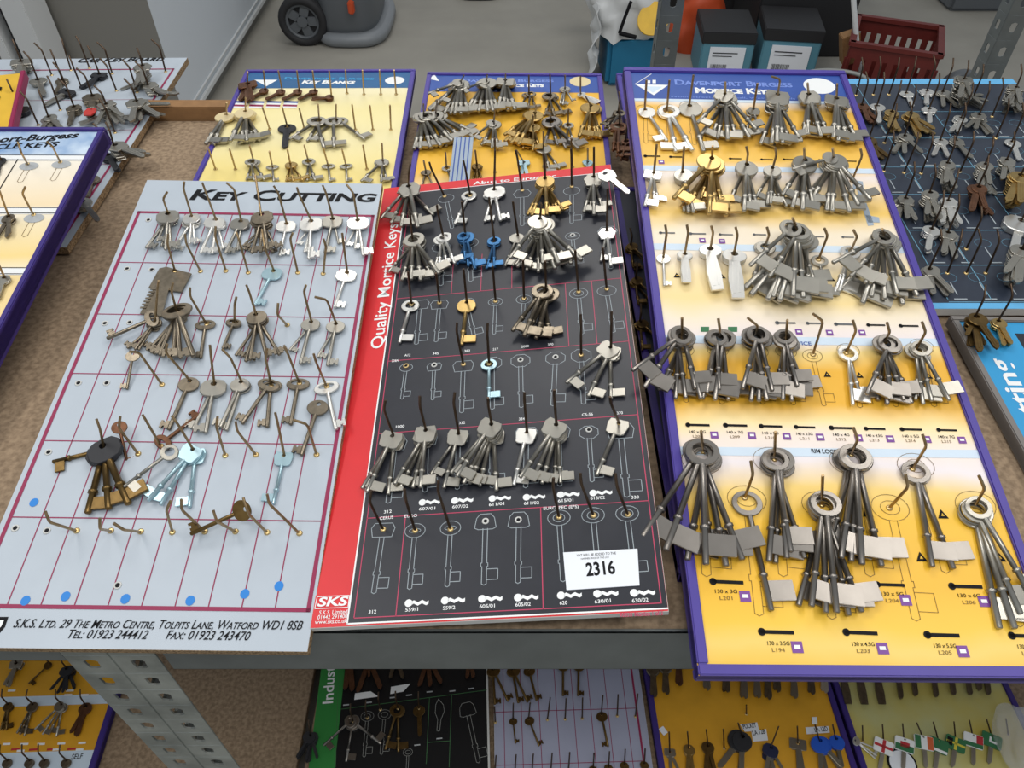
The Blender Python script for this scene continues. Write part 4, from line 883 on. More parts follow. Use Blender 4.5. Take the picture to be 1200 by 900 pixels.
K.bunch((660, 295), (655, 225), 'ring', 'steel', [(600, 410), (510, 400), (685, 445)]); K.bunch((745, 300), (745, 225), 'ring', 'steel', [(620, 400), (890, 400), (735, 440)])
for c in (((842, 352), (825, 225)), ((930, 352), (915, 230)), ((1020, 352), (1015, 228))): K.hook(*c)
K.row = 'lower'
K.hook((140, 550), (105, 450)); K.hook((240, 550), (210, 450))
K.bunch((330, 505), (310, 430), 'ring', 'steel', [(295, 605), (385, 605), (335, 608)]); K.bunch((425, 535), (410, 460), 'oval', 'steel', [(432, 612)])
K.bunch((515, 520), (500, 450), 'disc', 'brass', [(495, 610), (580, 608), (530, 612)]); K.bunch((605, 505), (585, 430), 'ring', 'steel', [(600, 608), (640, 608)])
K.bunch((705, 530), (680, 440), 'oval', 'steel', [(715, 612)]); K.bunch((795, 530), (775, 450), 'oval', 'steel', [(800, 612)])
K.hook((900, 550), (880, 430)); K.bunch((980, 505), (975, 420), 'disc', 'steel', [(1000, 612), (870, 612), (972, 615)])
xf(); finish(K)

# ================================================================ middle yellow board at the back
D = Board('key_board', 'yellow key board crowded with keys, half hidden behind the red-edged board', (-.1632, 1.4662, .057), R(-1.14), R(4.65), 0, .3355, .45, 'crowded yellow back board', .066, hookmat='hook_dark')
D.o = D.o-D.v*D.L; D.M.translation = D.o; D.root.matrix_world = D.M
band_mat('back_print', [(0, 'efba3c'), (.06, 'f0e0c0'), (.13, 'efba3c'), (.42, 'eeb83c')], .04, 7)
D.panel(.012, 'back_print', 'deep_purple'); D.frame(.009, .003, .018, 'purple')
xf(470, 70, 4.138)
b = MB(); v = D.loc((600, 158)).y; D.quad(b, .009, D.W-.009, v, D.L-.009, 'blue_header'); b.build('header', D.root)
D.text('Mortice Keys', (440, 132), (692, 133), .012, 'white_print', .05, caps=True, name='title_lettering'); D.text('Davenport Burgess', (300, 108), (740, 109), .010, 'header_text', .03, caps=True, name='title_lettering')
b = MB(); c = D.loc((868, 107)); b.add([(c.x+.020*math.cos(a), c.y+.018*math.sin(a), .0006) for a in [2*math.pi*k/24 for k in range(24)]], [tuple(range(24))], 'cream_head'); b.build('oval_emblem', D.root)
b = MB(); D.poly(b, [(140, 95), (185, 105), (160, 70)], 'white_print', .0006); b.build('diamond_logo', D.root)
D.row = 'top'
D.bunch((290, 105), (305, 75), 'disc', 'steel', [(210, 262), (330, 270), (240, 265), (290, 270), (260, 268), (190, 200), (130, 165)], None, 4)
D.bunch((415, 98), (418, 72), 'disc', 'steel', [(370, 270), (480, 270), (420, 272), (450, 268), (290, 150)], None, 5)
D.bunch((505, 98), (507, 70), 'rect', 'steel', [(520, 272), (560, 265), (500, 235), (470, 232)], None, 5)
D.bunch((620, 158), (620, 75), 'ring', 'worn_steel', [(580, 235), (650, 232), (615, 240)]); D.bunch((725, 165), (722, 70), 'ring', 'worn_steel', [(695, 272), (795, 268), (745, 275)])
D.bunch((795, 135), (795, 75), 'flat_round', 'steel', [(770, 215), (785, 220), (830, 200)], None, 1); D.bunch((870, 165), (870, 80), 'wide_blade', 'nickel', [(955, 205), (935, 212)])
D.row = 'middle'
D.bunch((110, 262), (108, 215), 'ring', 'steel', [(60, 440), (90, 450), (150, 450), (200, 430), (250, 395)], None, 2); D.bunch((168, 262), (175, 200), 'ring', 'steel', [(220, 420), (350, 345), (350, 375), (300, 385)], None, 1)
D.bunch((450, 300), (455, 240), 'disc', 'steel', [(400, 410), (470, 430), (440, 430), (345, 380)], None, 2)
D.bunch((650, 258), (655, 225), 'disc', 'brass', [(500, 400), (500, 365), (530, 410), (560, 430)], None, 2); D.bunch((640, 320), (640, 270), 'disc', 'brass', [(590, 430), (670, 430), (640, 440)], None, 2)
D.bunch((725, 290), (722, 235), 'ring', 'dark_steel', [(695, 410), (800, 430), (760, 415), (890, 460)]); D.bunch((810, 312), (812, 240), 'ring', 'steel', [(800, 405), (835, 400)])
D.bunch((920, 222), (895, 180), 'disc', 'brass', [(955, 430), (975, 410), (905, 432), (850, 410)], None, 1)
D.row = 'lower'
D.bunch((120, 540), (110, 490), 'flat_round', 'worn_steel', [(105, 600), (150, 600)]); D.bunch((220, 520), (215, 450), 'ring', 'steel', [(245, 585)]); D.bunch((368, 510), (360, 440), 'flat_round', 'bronze', [(345, 590), (395, 588), (370, 592)], None, 2)
D.bunch((595, 495), (560, 440), 'cyl_rect', 'pale_blue', [(585, 550), (610, 552)]); D.bunch((690, 420), (690, 350), 'disc', 'steel', [(770, 530), (720, 535), (700, 560)]); D.bunch((905, 492), (905, 430), 'cyl_hex', 'pale_blue', [(905, 545)])
D.hook((455, 545), (455, 380)); D.hook((830, 520), (825, 380))
xf(); finish(D)
o = MB(); xf(470, 70, 4.138)
q = [D.loc(p, .022) for p in ((255, 590), (332, 575), (332, 370), (255, 385))]; xx = [min(p.x for p in q), max(p.x for p in q), min(p.y for p in q), max(p.y for p in q)]
o.box(xx[0], xx[1], xx[2], xx[3], .018, .0195, 'blue_grey_print')
for k in range(4): o.box(xx[0]+(xx[1]-xx[0])*(.12+.22*k), xx[0]+(xx[1]-xx[0])*(.18+.22*k), xx[2], xx[3], .0195, .0199, 'blue_header')
sc_ = o.build('striped_card'); sc_.matrix_world = D.M; tag(sc_, 'pale blue striped card hanging under the silver keys of the back board', 'card'); xf()

# ================================================================ black board on the right
_o = hit(1093, 362, .02)
T_ = Board('key_board', 'black key board with pale blue edge strips, at the right behind the yellow board', _o, R(0), R(2), 0, .40, .665, 'black right-hand board', .072, hookmat='hook_dark')
T_.kmin = 1.0; T_.H = .064; T_.wire = .0016; T_.panel(.012, 'navy_board', 'white_edge'); xf()
b = MB(); T_.quad(b, 0, T_.W, 0, .012, 'cyan_strip'); b.build('edge_strip', T_.root); b = MB(); T_.quad(b, 0, T_.W, T_.L-.022, T_.L, 'cyan_strip'); b.build('edge_strip', T_.root)
b = MB(); x0 = .028
for x in (x0, x0+.06, x0+.17): T_.line(b, (x, .02, 0), (x, .64, 0), .0012, 'cyan_line', .0004, True)
tv = [T_.loc((1100, y)).y for y in (354, 311, 270, 228, 196, 162, 131)]
for v in tv: T_.line(b, (x0, v, 0), (T_.W-.01, v, 0), .0012, 'cyan_line', .0004, True)
b.build('printed_grid', T_.root)
b = MB()
for v in tv[:-1]:
    for i in range(9):
        x = x0+.018+i*.041; yc = v+.052
        T_.pline(b, [(x+.012*math.cos(a), yc+.010*math.sin(a), 0) for a in [2*math.pi*k/14 for k in range(14)]], .0005, 'cyan_line', .0004, True, True)
        T_.line(b, (x-.001, yc-.012, 0), (x-.001, yc-.036, 0), .0018, 'outline_white', .0004, True); T_.line(b, (x-.008, v+.006, 0), (x+.008, v+.006, 0), .0022, 'outline_white', .0004, True)
b.build('printed_outlines', T_.root)
xf(990, 80, 5.714)
def TB(hole, typ, m, tips, n=0): T_.bunch(hole, None, typ, m, tips, None, n)
def tbunch(B, hole, typ, m, tips, n=0):
    k = len(tips)+n; h = .003+(k-1)*DTB; b0 = B.loc(hole, h); rec = B.hook(hole, None, None, h); rec['keys'] = []
    lo, hi = min(t[0] for t in tips), max(t[0] for t in tips); my = sum(q[1] for q in tips)/len(tips)
    for i in range(k):
        t = (random.uniform(lo-6, hi+6), my+random.uniform(-8, 4)) if i < n else tips[i-n]
        rec['keys'].append((B.loc(t, .003+i*DTT), typ, m, 1, i >= n))
cr_, ch, cc = 'cyl_round', 'cyl_hex', 'cyl_rect'
T_.row = 'top'
for p in ((75, 182), (190, 178), (295, 178)): T_.hook(p)
tbunch(T_, (410, 165), ch, 'nickel', [(450, 250)]); tbunch(T_, (550, 150), ch, 'nickel', [(545, 230)], 1); tbunch(T_, (655, 155), cr_, 'steel', [(660, 240), (720, 225)], 1)
tbunch(T_, (800, 68), cc, 'steel', [(770, 200), (850, 190)], 12); tbunch(T_, (1150, 125), cc, 'steel', [(1080, 230), (1180, 240)], 9)
T_.row = 'second'
tbunch(T_, (115, 245), cr_, 'copper_brown', [(200, 330), (160, 350)], 2); tbunch(T_, (215, 250), cr_, 'nickel', [(230, 370)], 2); tbunch(T_, (315, 290), cr_, 'brass', [(350, 410), (300, 400)], 3)
tbunch(T_, (440, 300), cr_, 'brass', [(500, 470), (590, 400), (520, 420)], 4); tbunch(T_, (565, 270), ch, 'nickel', [(570, 370)], 1); T_.hook((845, 225)); T_.hook((985, 325)); tbunch(T_, (780, 330), cr_, 'nickel', [(720, 410), (760, 420)], 1); tbunch(T_, (900, 310), ch, 'steel', [(950, 390), (830, 380), (880, 390)], 1)
T_.row = 'third'
tbunch(T_, (160, 470), cr_, 'bronze', [(290, 590), (230, 600), (200, 600)], 1); tbunch(T_, (400, 450), ch, 'steel', [(340, 540), (400, 560), (460, 510)], 1); T_.hook((265, 500)); tbunch(T_, (640, 480), cr_, 'nickel', [(600, 570), (690, 590)]); tbunch(T_, (740, 480), ch, 'steel', [(820, 580)], 1)
T_.hook((1010, 470)); tbunch(T_, (1120, 490), cr_, 'nickel', [(1170, 620)])
T_.row = 'fourth'
T_.hook((260, 690)); T_.hook((395, 700)); T_.hook((510, 705)); tbunch(T_, (688, 632), cr_, 'steel', [(650, 780), (730, 790), (680, 740)], 6); T_.hook((770, 695)); tbunch(T_, (940, 640), cr_, 'steel', [(900, 760), (970, 760)], 7); tbunch(T_, (1085, 610), ch, 'steel', [(1060, 720), (1120, 700)], 7)
xf(1020, 200, 5); T_.row = 'fifth'
tbunch(T_, (205, 160), ch, 'steel', [(165, 240), (245, 250), (215, 255)], 1); tbunch(T_, (348, 125), cr_, 'steel', [(330, 260), (395, 250)], 7); tbunch(T_, (455, 172), ch, 'nickel', [(420, 300), (520, 290), (480, 300)], 4); tbunch(T_, (632, 92), cr_, 'copper_brown', [(590, 240), (660, 170)], 5)
tbunch(T_, (880, 25), cr_, 'brass', [(800, 190), (880, 220)], 10)
T_.row = 'sixth'
tbunch(T_, (360, 338), cr_, 'nickel', [(335, 470)], 3); tbunch(T_, (455, 360), ch, 'steel', [(500, 520), (440, 430)], 1); T_.hook((560, 460)); tbunch(T_, (880, 300), 'cyl_plastic', 'nickel', [(830, 500)], 1)
T_.row = 'bottom'
tbunch(T_, (345, 572), cr_, 'steel', [(365, 700), (470, 700)], 1); T_.hook((450, 602)); T_.hook((560, 602)); T_.hook((675, 602)); tbunch(T_, (890, 455), cr_, 'steel', [(860, 700), (790, 600)], 10)
xf(); finish(T_)

# ================================================================ blue-edged board, front right
_o = hit(1112, 372, .02)
B_ = Board('key_board', 'bright blue edged key board in a grey frame at the far right front', _o, R(-1.5), R(1), 0, .34, .50, 'blue-edged front board', .06, hookmat='hook_dark')
B_.o = B_.o-B_.v*B_.L; B_.M.translation = B_.o; B_.root.matrix_world = B_.M
B_.panel(.012, 'black_print', 'frame_grey'); B_.frame(.009, .004, .014, 'frame_grey')
b = MB(); B_.quad(b, .009, .075, .009, B_.L-.009, 'sky_board'); B_.quad(b, .075, B_.W-.009, B_.L-.03, B_.L-.009, 'sky_board', .0003); b.build('blue_margin', B_.root)
qb = B_.loc((1179, 421)); B_.text('Key Cutting', (qb.x, qb.y-.25, 0), (qb.x, qb.y, 0), .026, 'white_print', .02, name='title_lettering', local=True)
b = MB(); B_.quad(b, .085, .20, .31, .36, 'white_print', .0005); B_.quad(b, .09, .19, .325, .345, 'crimson', .0007); b.build('printed_panel', B_.root)
xf(1090, 340, 2.813); B_.row = 'top'
tbunch(B_, (150, 85), cr_, 'bronze', [(165, 205), (120, 150), (225, 195)], 5); tbunch(B_, (225, 100), cr_, 'brass', [(245, 185), (270, 180)], 2)
xf(); finish(B_)

# ================================================================ car-key board at the back left
_o = hit(78, 290, .016); 
C_ = Board('key_board', 'grey car-key board heaped with keys under the cycle-key board', _o, R(1.2), R(.4), 0, .42, .67, 'grey car-key board', .074, hookmat='hook_dark')
C_.o = C_.o-C_.u*C_.W; C_.M.translation = C_.o; C_.root.matrix_world = C_.M
C_.kmin = 1.05; C_.kind = 'car_key'; C_.H = .058; C_.wire = .0018; C_.arm = (-.014, .010); C_.panel(.012, 'grey_board', 'chip_edge'); xf()
b = MB()
for (p, q) in (((.01, .01), (C_.W-.014, .01)), ((C_.W-.014, .01), (C_.W-.014, C_.L-.055)), ((C_.W-.014, C_.L-.055), (.01, C_.L-.055))): C_.line(b, (*p, 0), (*q, 0), .0042, 'crimson', .0004, True)
for v in (.12, .24, .36, .48): C_.line(b, (.01, v, 0), (C_.W-.014, v, 0), .0011, 'crimson', .0003, True)
b.build('printed_grid', C_.root)
C_.text('Car Key Board', (89, 73.5), (190, 71.5), .021, 'ink', .03, .25, caps=True, name='title_lettering')
xf(0, 55, 6); C_.row = 'top'
tbunch(C_, (150, 100), cc, 'steel', [(175, 250), (120, 240)], 6); C_.hook((365, 200)); C_.hook((500, 165)); C_.hook((630, 150)); C_.hook((790, 190)); tbunch(C_, (1000, 130), ch, 'steel', [(960, 265), (1010, 255)], 9); C_.hook((1165, 175))
C_.row = 'second'
tbunch(C_, (265, 230), cr_, 'steel', [(310, 340)], 2); tbunch(C_, (440, 230), cr_, 'worn_steel', [(410, 290)], 1); C_.hook((575, 290)); tbunch(C_, (700, 190), 'cyl_rect', 'black_plastic', [(560, 290), (620, 280)], 1); C_.hook((820, 310)); C_.hook((965, 320)); tbunch(C_, (1040, 265), ch, 'steel', [(1190, 330)], 6)
C_.row = 'third'
tbunch(C_, (150, 440), 'cyl_plastic', ('black_plastic', 'steel'), [(20, 520), (110, 540)]); tbunch(C_, (480, 310), 'cyl_rect', ('black_plastic', 'steel'), [(310, 415), (360, 380)], 1); tbunch(C_, (650, 345), ch, 'worn_steel', [(620, 545), (640, 540)], 2); C_.hook((425, 445)); tbunch(C_, (745, 400), cc, 'steel', [(700, 500), (870, 490)], 9)
tbunch(C_, (960, 380), ch, 'steel', [(1200, 400), (1140, 500), (920, 540)], 5)
C_.row = 'lower'
C_.hook((270, 550)); tbunch(C_, (340, 490), cr_, 'steel', [(300, 570), (420, 560)], 3); tbunch(C_, (520, 420), ch, 'worn_steel', [(490, 530)], 3); C_.hook((810, 605)); tbunch(C_, (800, 690), ch, 'steel', [(1030, 740), (1020, 775)], 7); tbunch(C_, (760, 760), cr_, 'black_plastic', [(805, 840)], 2)
C_.row = 'bottom'
xf(0, 140, 3.464); tbunch(C_, (375, 235), cr_, 'worn_steel', [(365, 270)], 1); tbunch(C_, (335, 330), cr_, 'steel', [(290, 380), (350, 350)], 4)
xf(); finish(C_)
lo_ = C_.loc((108, 128), .02); r_ = empty('key_tag', C_.M @ Matrix.Translation(lo_)); tag(r_, 'red plastic key tag among the keys of the grey car-key board', 'key tag')
b = MB(); b.plate([(-.009, .002), (.009, .002), (.011, -.012), (.007, -.024), (-.007, -.024), (-.011, -.012)], (0, -.003), ehole(.002, .002), .003, 'red_plastic'); b.build('tab', r_)
b = MB(); b.torus((0, .003, 0), .006, .0008, 'steel', n=18); b.build('split_ring', r_)

# ================================================================ cycle-key board, far left
Y_ = Board('key_board', 'purple framed cycle-key board cropped at the left edge of the photo', hit(124, 151, .13), R(-.3), R(8.2), 0, .3355, .66, 'cycle-key board', .050)
Y_.o = Y_.o-Y_.v*Y_.L-Y_.u*Y_.W; Y_.M.translation = Y_.o; Y_.root.matrix_world = Y_.M
yv = lambda y, x=40: Y_.loc((x, y)).y
xf()
band_mat('cycle_print', [(0, 'efc870'), (yv(322), 'f2d9a0'), (yv(318), 'f2e6c8'), (yv(300), 'f3d78e'), (yv(262), 'f2e2bc'), (yv(248), 'f3ecdc'), (yv(242), 'f2dcb4'), (yv(215), 'f4e6cc'), (yv(192), 'f4ecdc')], .02, 7)
Y_.kind = 'cycle_key'; Y_.panel(.020, 'cycle_print', 'deep_purple'); Y_.frame(.008, .004, .026, 'deep_purple')
mat('cycle_header', (206, 222, 238), .45, 0, 1, 16, 0, (112, 150, 196))
b = MB(); Y_.quad(b, .008, Y_.W-.008, yv(183), Y_.L-.008, 'cycle_header'); b.build('header', Y_.root)
b = MB()
for y in (185, 247, 318):
    v = yv(y); Y_.quad(b, .008, Y_.W-.008, v-.007, v+.006, 'white_print', .0004)
    for d in (-.005, .006): Y_.line(b, (.008, v+d, 0), (Y_.W-.008, v+d, 0), .0014, 'ink', .0006, True)
vx = Y_.loc((10, 205)).x; Y_.line(b, (vx, yv(245), 0), (vx, yv(187), 0), .0016, 'ink', .0006, True); b.build('printed_bands', Y_.root)
Y_.text('Davenport-Burgess', (-62, 171), (90, 161.5), .0150, 'ink', .03, .3, name='title_lettering'); Y_.text('CYCLE KEYS', (-32, 176.5), (66, 172), .0125, 'ink', .03, .3, name='title_lettering')
for p in ((34, 195), (72, 193), (40, 256), (5, 258)):
    b = MB(); c = Y_.loc(p); b.add([(c.x+.014*math.cos(a), c.y+.009*math.sin(a), .0006) for a in [2*math.pi*k/22 for k in range(22)]], [tuple(range(22))], 'grey_print'); Y_.pline(b, [(c.x-.004, c.y-.008, 0), (c.x-.004, c.y-.034, 0), (c.x, c.y-.037, 0), (c.x+.004, c.y-.034, 0), (c.x+.004, c.y-.008, 0)], .0006, 'outline_dark', .0005, False, True); b.build('printed_silhouette', Y_.root)
xf(0, 55, 6); Y_.row = 'top'; Y_.hook((195, 825), (125, 668), (150, 745)); Y_.hook((425, 812), (330, 662), (370, 700)); Y_.bunch((5, 790), (-60, 650), 'cyl_round', 'black_plastic', [(-20, 900)])
xf(0, 140, 3.464); Y_.row = 'second'; Y_.hook((137, 388), (103, 273), (90, 300)); Y_.bunch((35, 392), (-2, 290), 'cyl_round', 'worn_steel', [(10, 440), (38, 468)], None, 1)
Y_.row = 'third'; Y_.bunch((18, 640), (-25, 545), 'cyl_round', 'steel', [(-10, 720)], None, 1)
xf(); finish(Y_)
# small yellow placard
p0 = hit(18, 128, .05)
o = empty('yellow_placard', Matrix.Translation(p0) @ Matrix.Rotation(R(14), 4, 'Z') @ Matrix.Rotation(R(8), 4, 'X')); tag(o, 'yellow placard with black lettering and dark red edge at the far left', 'placard')
b = MB(); b.box(-.30, 0, -.16, .12, -.012, 0, 'yellow_print', .001); b.build('panel', o)
b = MB(); b.box(-.004, .004, -.165, .122, -.014, .004, 'crimson', .001); b.build('edge_strip', o)
me = text_mesh('KEYS', .12, .05, .03)
for v in me.vertices: v.co = Vector((v.co.x-.15, v.co.y+.03, .001))
me.materials.clear(); me.materials.append(MATS['ink']); link('lettering', me, o)

# ================================================================ boards lying beneath the others
U1 = Board('key_board', 'dark purple framed board lying beneath the red-edged and yellow boards', (.1672, .40, .016), R(0), R(0), 0, .3355, .72, 'buried purple board', .03, hookmat='hook_dark')
U1.panel(.012, 'black_print', 'deep_purple'); U1.frame(.009, .003, .014, 'deep_purple')
U1.row = 'top'; xf(700, 180, 3)
for i, (x, y) in enumerate(((118, 320), (135, 440), (150, 590))): tbunch(U1, (x, y), 'disc', 'bronze', [(x+4, y+45), (x+30, y+30)], 2); U1.row = ['middle', 'lower', 'x'][i]
xf(); finish(U1)
U2 = Board('key_board', 'purple framed board peeping out left of the yellow mortice board top', (.1956, .80, .046), R(-.4), R(1), 0, .3355, .66, 'half-hidden purple board', .04, hookmat='hook_dark')
U2.panel(.012, 'blue_header', 'deep_purple'); U2.frame(.009, .003, .018, 'purple')
U2.row = 'top'; xf(600, 80, 6.67)
for (x, y, tps) in ((830, 340, [(700, 430), (760, 480)]), (840, 440, [(790, 640), (830, 660)]), (890, 560, [(840, 660), (870, 670)])): tbunch(U2, (x, y), 'ring', 'worn_steel' if y < 400 else 'copper_brown', tps, 2)
xf(); finish(U2)

# ================================================================ boards on the lower shelf
def lower(label, short, L, Rr, yaw, face, edge, Lv=.66, up=.40, frame=None, hm='hook_dark'):
    a, c = hit(*L, -.88), hit(*Rr, -.88); W = (c-a).xy.length
    Bd = Board('key_board', label, a, yaw, R(1.5), 0, W, Lv, short, .05, hookmat=hm); Bd.o = Bd.o-Bd.v*(Lv-up); Bd.M.translation = Bd.o; Bd.root.matrix_world = Bd.M
    Bd.panel(.012, face, edge)
    if frame: Bd.frame(.012, .004, .014, frame)
    return Bd
xf()
L1 = lower('green-edged black key board on the lower shelf', 'lower green-edged board', (368, 850), (573, 850), R(2.5), 'black_gloss', 'white_edge')
b = MB(); L1.quad(b, 0, .05, 0, L1.L, 'green_print'); b.build('green_margin', L1.root)
b = MB(); L1.quad(b, L1.W-.004, L1.W, 0, L1.L, 'white_edge', .0004); b.build('white_edge_strip', L1.root)
L1.text('Industrial', (390, 824), (394, 760), .022, 'white_print', .015, name='title_lettering')
xf(350, 780, 5.217); b = MB()
for p, q in (((250, 268), (1150, 150)), ((800, 195), (780, 600)), ((935, 180), (920, 620)), ((790, 470), (930, 460)), ((245, 20), (225, 620))): L1.line(b, p, q, .0012, 'green_line')
b.build('printed_grid', L1.root)
b = MB()
outline_key(L1, b, (420, 310), (400, 560), 'ring', 'cable_grey', .0007); outline_key(L1, b, (525, 300), (505, 545), 'ring', 'cable_grey', .0007); outline_key(L1, b, (668, 530), (660, 720), 'ring', 'cable_grey', .0007); outline_key(L1, b, (1030, 265), (1100, 595), 'dome', 'cable_grey', .0008)
L1.pline(b, [(855, 205), (885, 240), (890, 280), (870, 330), (862, 400), (845, 400), (850, 330), (835, 290), (838, 240)], .0008, 'cable_grey', .0005, True); b.build('printed_outlines', L1.root)
b = MB(); L1.poly(b, [(340, 210), (345, 170), (440, 158), (490, 190)], 'white_print', .0006); L1.poly(b, [(560, 175), (565, 130), (685, 110), (640, 160)], 'white_print', .0006); b.build('white_symbols', L1.root)
for i, (x, y) in enumerate(((290, 240), (430, 225), (575, 195), (675, 180), (800, 160), (940, 155), (1055, 140), (860, 445), (725, 485))):
    b = MB(); L1.poly(b, [(x-18, y+7), (x+18, y+3), (x+18, y-5), (x-18, y-1)], 'grey_print', .0006); b.build('printed_caption', L1.root)
L1.row = 'top'
tbunch(L1, (310, -60), 'cyl_round', 'copper_brown', [(285, 150), (330, 160)]); tbunch(L1, (430, -40), 'cyl_round', 'copper_brown', [(360, 165), (505, 145), (430, 60)]); tbunch(L1, (590, -70), 'cyl_round', 'worn_steel', [(560, 80), (640, 80)], 1); tbunch(L1, (790, -50), 'cyl_round', 'copper_brown', [(735, 130), (875, 110), (805, 130)]); tbunch(L1, (1045, -80), 'cyl_round', 'copper_brown', [(1030, 80), (1070, 78)])
L1.row = 'middle'
tbunch(L1, (605, 255), 'ring', 'bronze', [(610, 530), (530, 515)], 0); tbunch(L1, (735, 258), 'cyl_round', 'bronze', [(742, 435)]); L1.hook((500, 270)); L1.hook((420, 320))
tbunch(L1, (330, 330), 'ring', 'dark_steel', [(290, 590), (505, 480), (150, 490)]); tbunch(L1, (75, 420), 'cyl_plastic', 'black_plastic', [(50, 560), (110, 550), (20, 510)], 3)
xf(); finish(L1)
L2 = lower('grey key board with crimson grid on the lower shelf', 'lower grey board', (579, 850), (758, 850), R(1.6), 'lavender_board', 'white_edge')
xf(570, 780, 5.4545); b = MB()
lx = [L2.loc((x, 330)).x for x in (112, 225, 340, 452, 562, 672, 782, 900)]
for x in lx: L2.line(b, (x, .0, 0), (x, L2.L-.03, 0), .0012, 'crimson', .0003, True)
L2.line(b, (L2.W-.016, 0, 0), (L2.W-.016, L2.L-.03, 0), .004, 'crimson', .0004, True)
for y in (285, 625): v = L2.loc((500, y)).y; L2.line(b, (.0, v, 0), (L2.W-.016, v, 0), .0013, 'crimson', .0003, True)
b.build('printed_grid', L2.root)
L2.row = 'top'
tbunch(L2, (40, 20), 'flat_round', 'bronze', [(55, 250), (140, 230)]); tbunch(L2, (165, 20), 'flat_round', 'bronze', [(205, 240), (265, 235)]); tbunch(L2, (270, 20), 'flat_round', 'bronze', [(322, 225)]); tbunch(L2, (490, -10), 'flat_round', 'bronze', [(490, 195)]); tbunch(L2, (590, -10), 'flat_round', 'bronze', [(586, 195)])
L2.row = 'second'
H = lambda x, y, tx, ty: L2.hook((x, y), (tx, ty))
for c in ((57, 362, 52, 262), (390, 345, 408, 205), (503, 342, 510, 210), (612, 338, 615, 205), (836, 322, 842, 185), (953, 325, 968, 180)): H(*c)
L2.bunch((170, 345), (172, 240), 'flat_round', 'bronze', [(183, 470)]); L2.bunch((270, 340), (280, 235), 'flat_round', 'bronze', [(338, 515)]); L2.bunch((735, 310), (745, 190), 'flat_round', 'bronze', [(778, 520)], None, 0, -1)
L2.row = 'third'
for i, (tx, ty) in enumerate(((62, 575), (190, 570), (300, 565), (420, 560), (533, 555), (688, 560), (787, 550), (888, 535), (1015, 530))):
    if i < 5: L2.hook((tx-8, ty+110), (tx, ty))
    else: L2.bunch((tx-5, ty+92), (tx, ty), 'flat_round', 'bronze', [(tx+10, ty+230), (tx-20, ty+220)])
xf(); finish(L2)
L3 = lower('orange key board with purple frame on the lower shelf, blue plastic keys on it', 'lower orange board', (764, 850), (988, 850), R(2.2), 'orange_board', 'deep_purple', frame='deep_purple')
xf(750, 785, 5.217); L3.row = 'top'
for x, y, m, n in ((95, 170, 'worn_steel', 1), (170, 155, 'worn_steel', 1), (250, 100, 'copper_brown', 1), (420, 128, 'steel', 2), (540, 140, 'worn_steel', 1), (650, 178, 'steel', 2), (730, 175, 'steel', 3), (795, 185, 'worn_steel', 1), (850, 140, 'worn_steel', 0), (955, 178, 'steel', 3), (1060, 155, 'worn_steel', 1), (1140, 145, 'nickel', 0)):
    tbunch(L3, (x-15, y-190), 'cyl_round', m, [(x, y), (x-22, y-14)], n)
L3.row = 'middle'; L3.hook((650, 270), (650, 215))
L3.row = 'lower'
L3.bunch((182, 495), (178, 380), 'cyl_rect', 'steel', [(240, 620), (190, 640)]); L3.bunch((298, 470), (290, 378), 'cyl_round', 'brass', [(330, 640), (290, 640)], None, 2); L3.bunch((415, 455), (405, 365), 'cyl_round', 'bronze', [(460, 620), (400, 640)], None, 3); L3.hook((515, 480), (510, 362))
L3.bunch((625, 400), (600, 325), 'cyl_plastic_round', ('black_plastic', 'steel'), [(480, 600), (620, 640)], None, 2); L3.bunch((800, 470), (848, 345), 'cyl_plastic', ('navy_plastic', 'steel'), [(880, 620), (760, 650)], None, 3)
L3.bunch((965, 440), (962, 345), 'cyl_rect', 'steel', [(1000, 640), (975, 650)]); L3.bunch((1095, 425), (1070, 335), 'cyl_plastic_round', ('blue_plastic', 'steel'), [(1240, 590), (1110, 640)], None, 3); L3.bunch((1195, 415), (1178, 335), 'cyl_plastic_round', ('blue_plastic', 'steel'), [(1240, 600)], None, 2)
for pts in ([(112, 365), (140, 345), (170, 385), (145, 405)], [(1048, 290), (1080, 290), (1084, 335), (1050, 335)]):
    b = MB(); L3.poly(b, pts, 'paper', .002); b.build('price_tag', L3.root)
for t_, pts, p, q in (('POCKET', [(610, 335), (715, 322), (728, 372), (640, 380)], (632, 362), (712, 352)), ('LA 12B', [(680, 378), (770, 362), (782, 432), (690, 440)], (692, 402), (768, 390)), ('LA 12D', [(1010, 352), (1150, 345), (1160, 385), (1018, 395)], (1070, 382), (1150, 374))):
    b = MB(); L3.poly(b, pts, 'paper', .0012); b.build('paper_label', L3.root); L3.text(t_, p, q, .009, 'ink', .01, h=.002)
xf(); finish(L3)
L4 = lower('lime yellow key board on the lower shelf with flag-headed keys', 'lower lime board', (992, 850), (1204, 850), R(2.8), 'lime', 'deep_purple', frame='deep_purple') if mat('lime', (206, 186, 84), .45, 0, 1, 7, 0, (196, 196, 140)) else None
xf(970, 785, 5.217); L4.row = 'top'
for x, y in ((118, 210), (218, 212), (325, 212), (450, 178), (540, 163), (665, 170), (770, 155), (870, 155), (930, 130), (985, 155)): tbunch(L4, (x-25, y-200), 'wide_blade' if x < 400 else 'cyl_round', 'worn_steel', [(x, y)], 2 if x > 400 else 1)
L4.row = 'lower'
FL = {}
flagkeys = ((345, 440, 335, 335), (470, 440, 458, 330), (585, 420, 545, 325), (680, 440, 645, 320), (785, 430, 772, 318), (890, 415, 866, 308), (1005, 410, 972, 303))
L4.hook((215, 435), (212, 342)); 
for hx, hy, tx, ty in flagkeys: L4.hook((hx-3, hy-10), (tx, ty))
L4.hook((1105, 400), (1090, 300))
finish(L4)
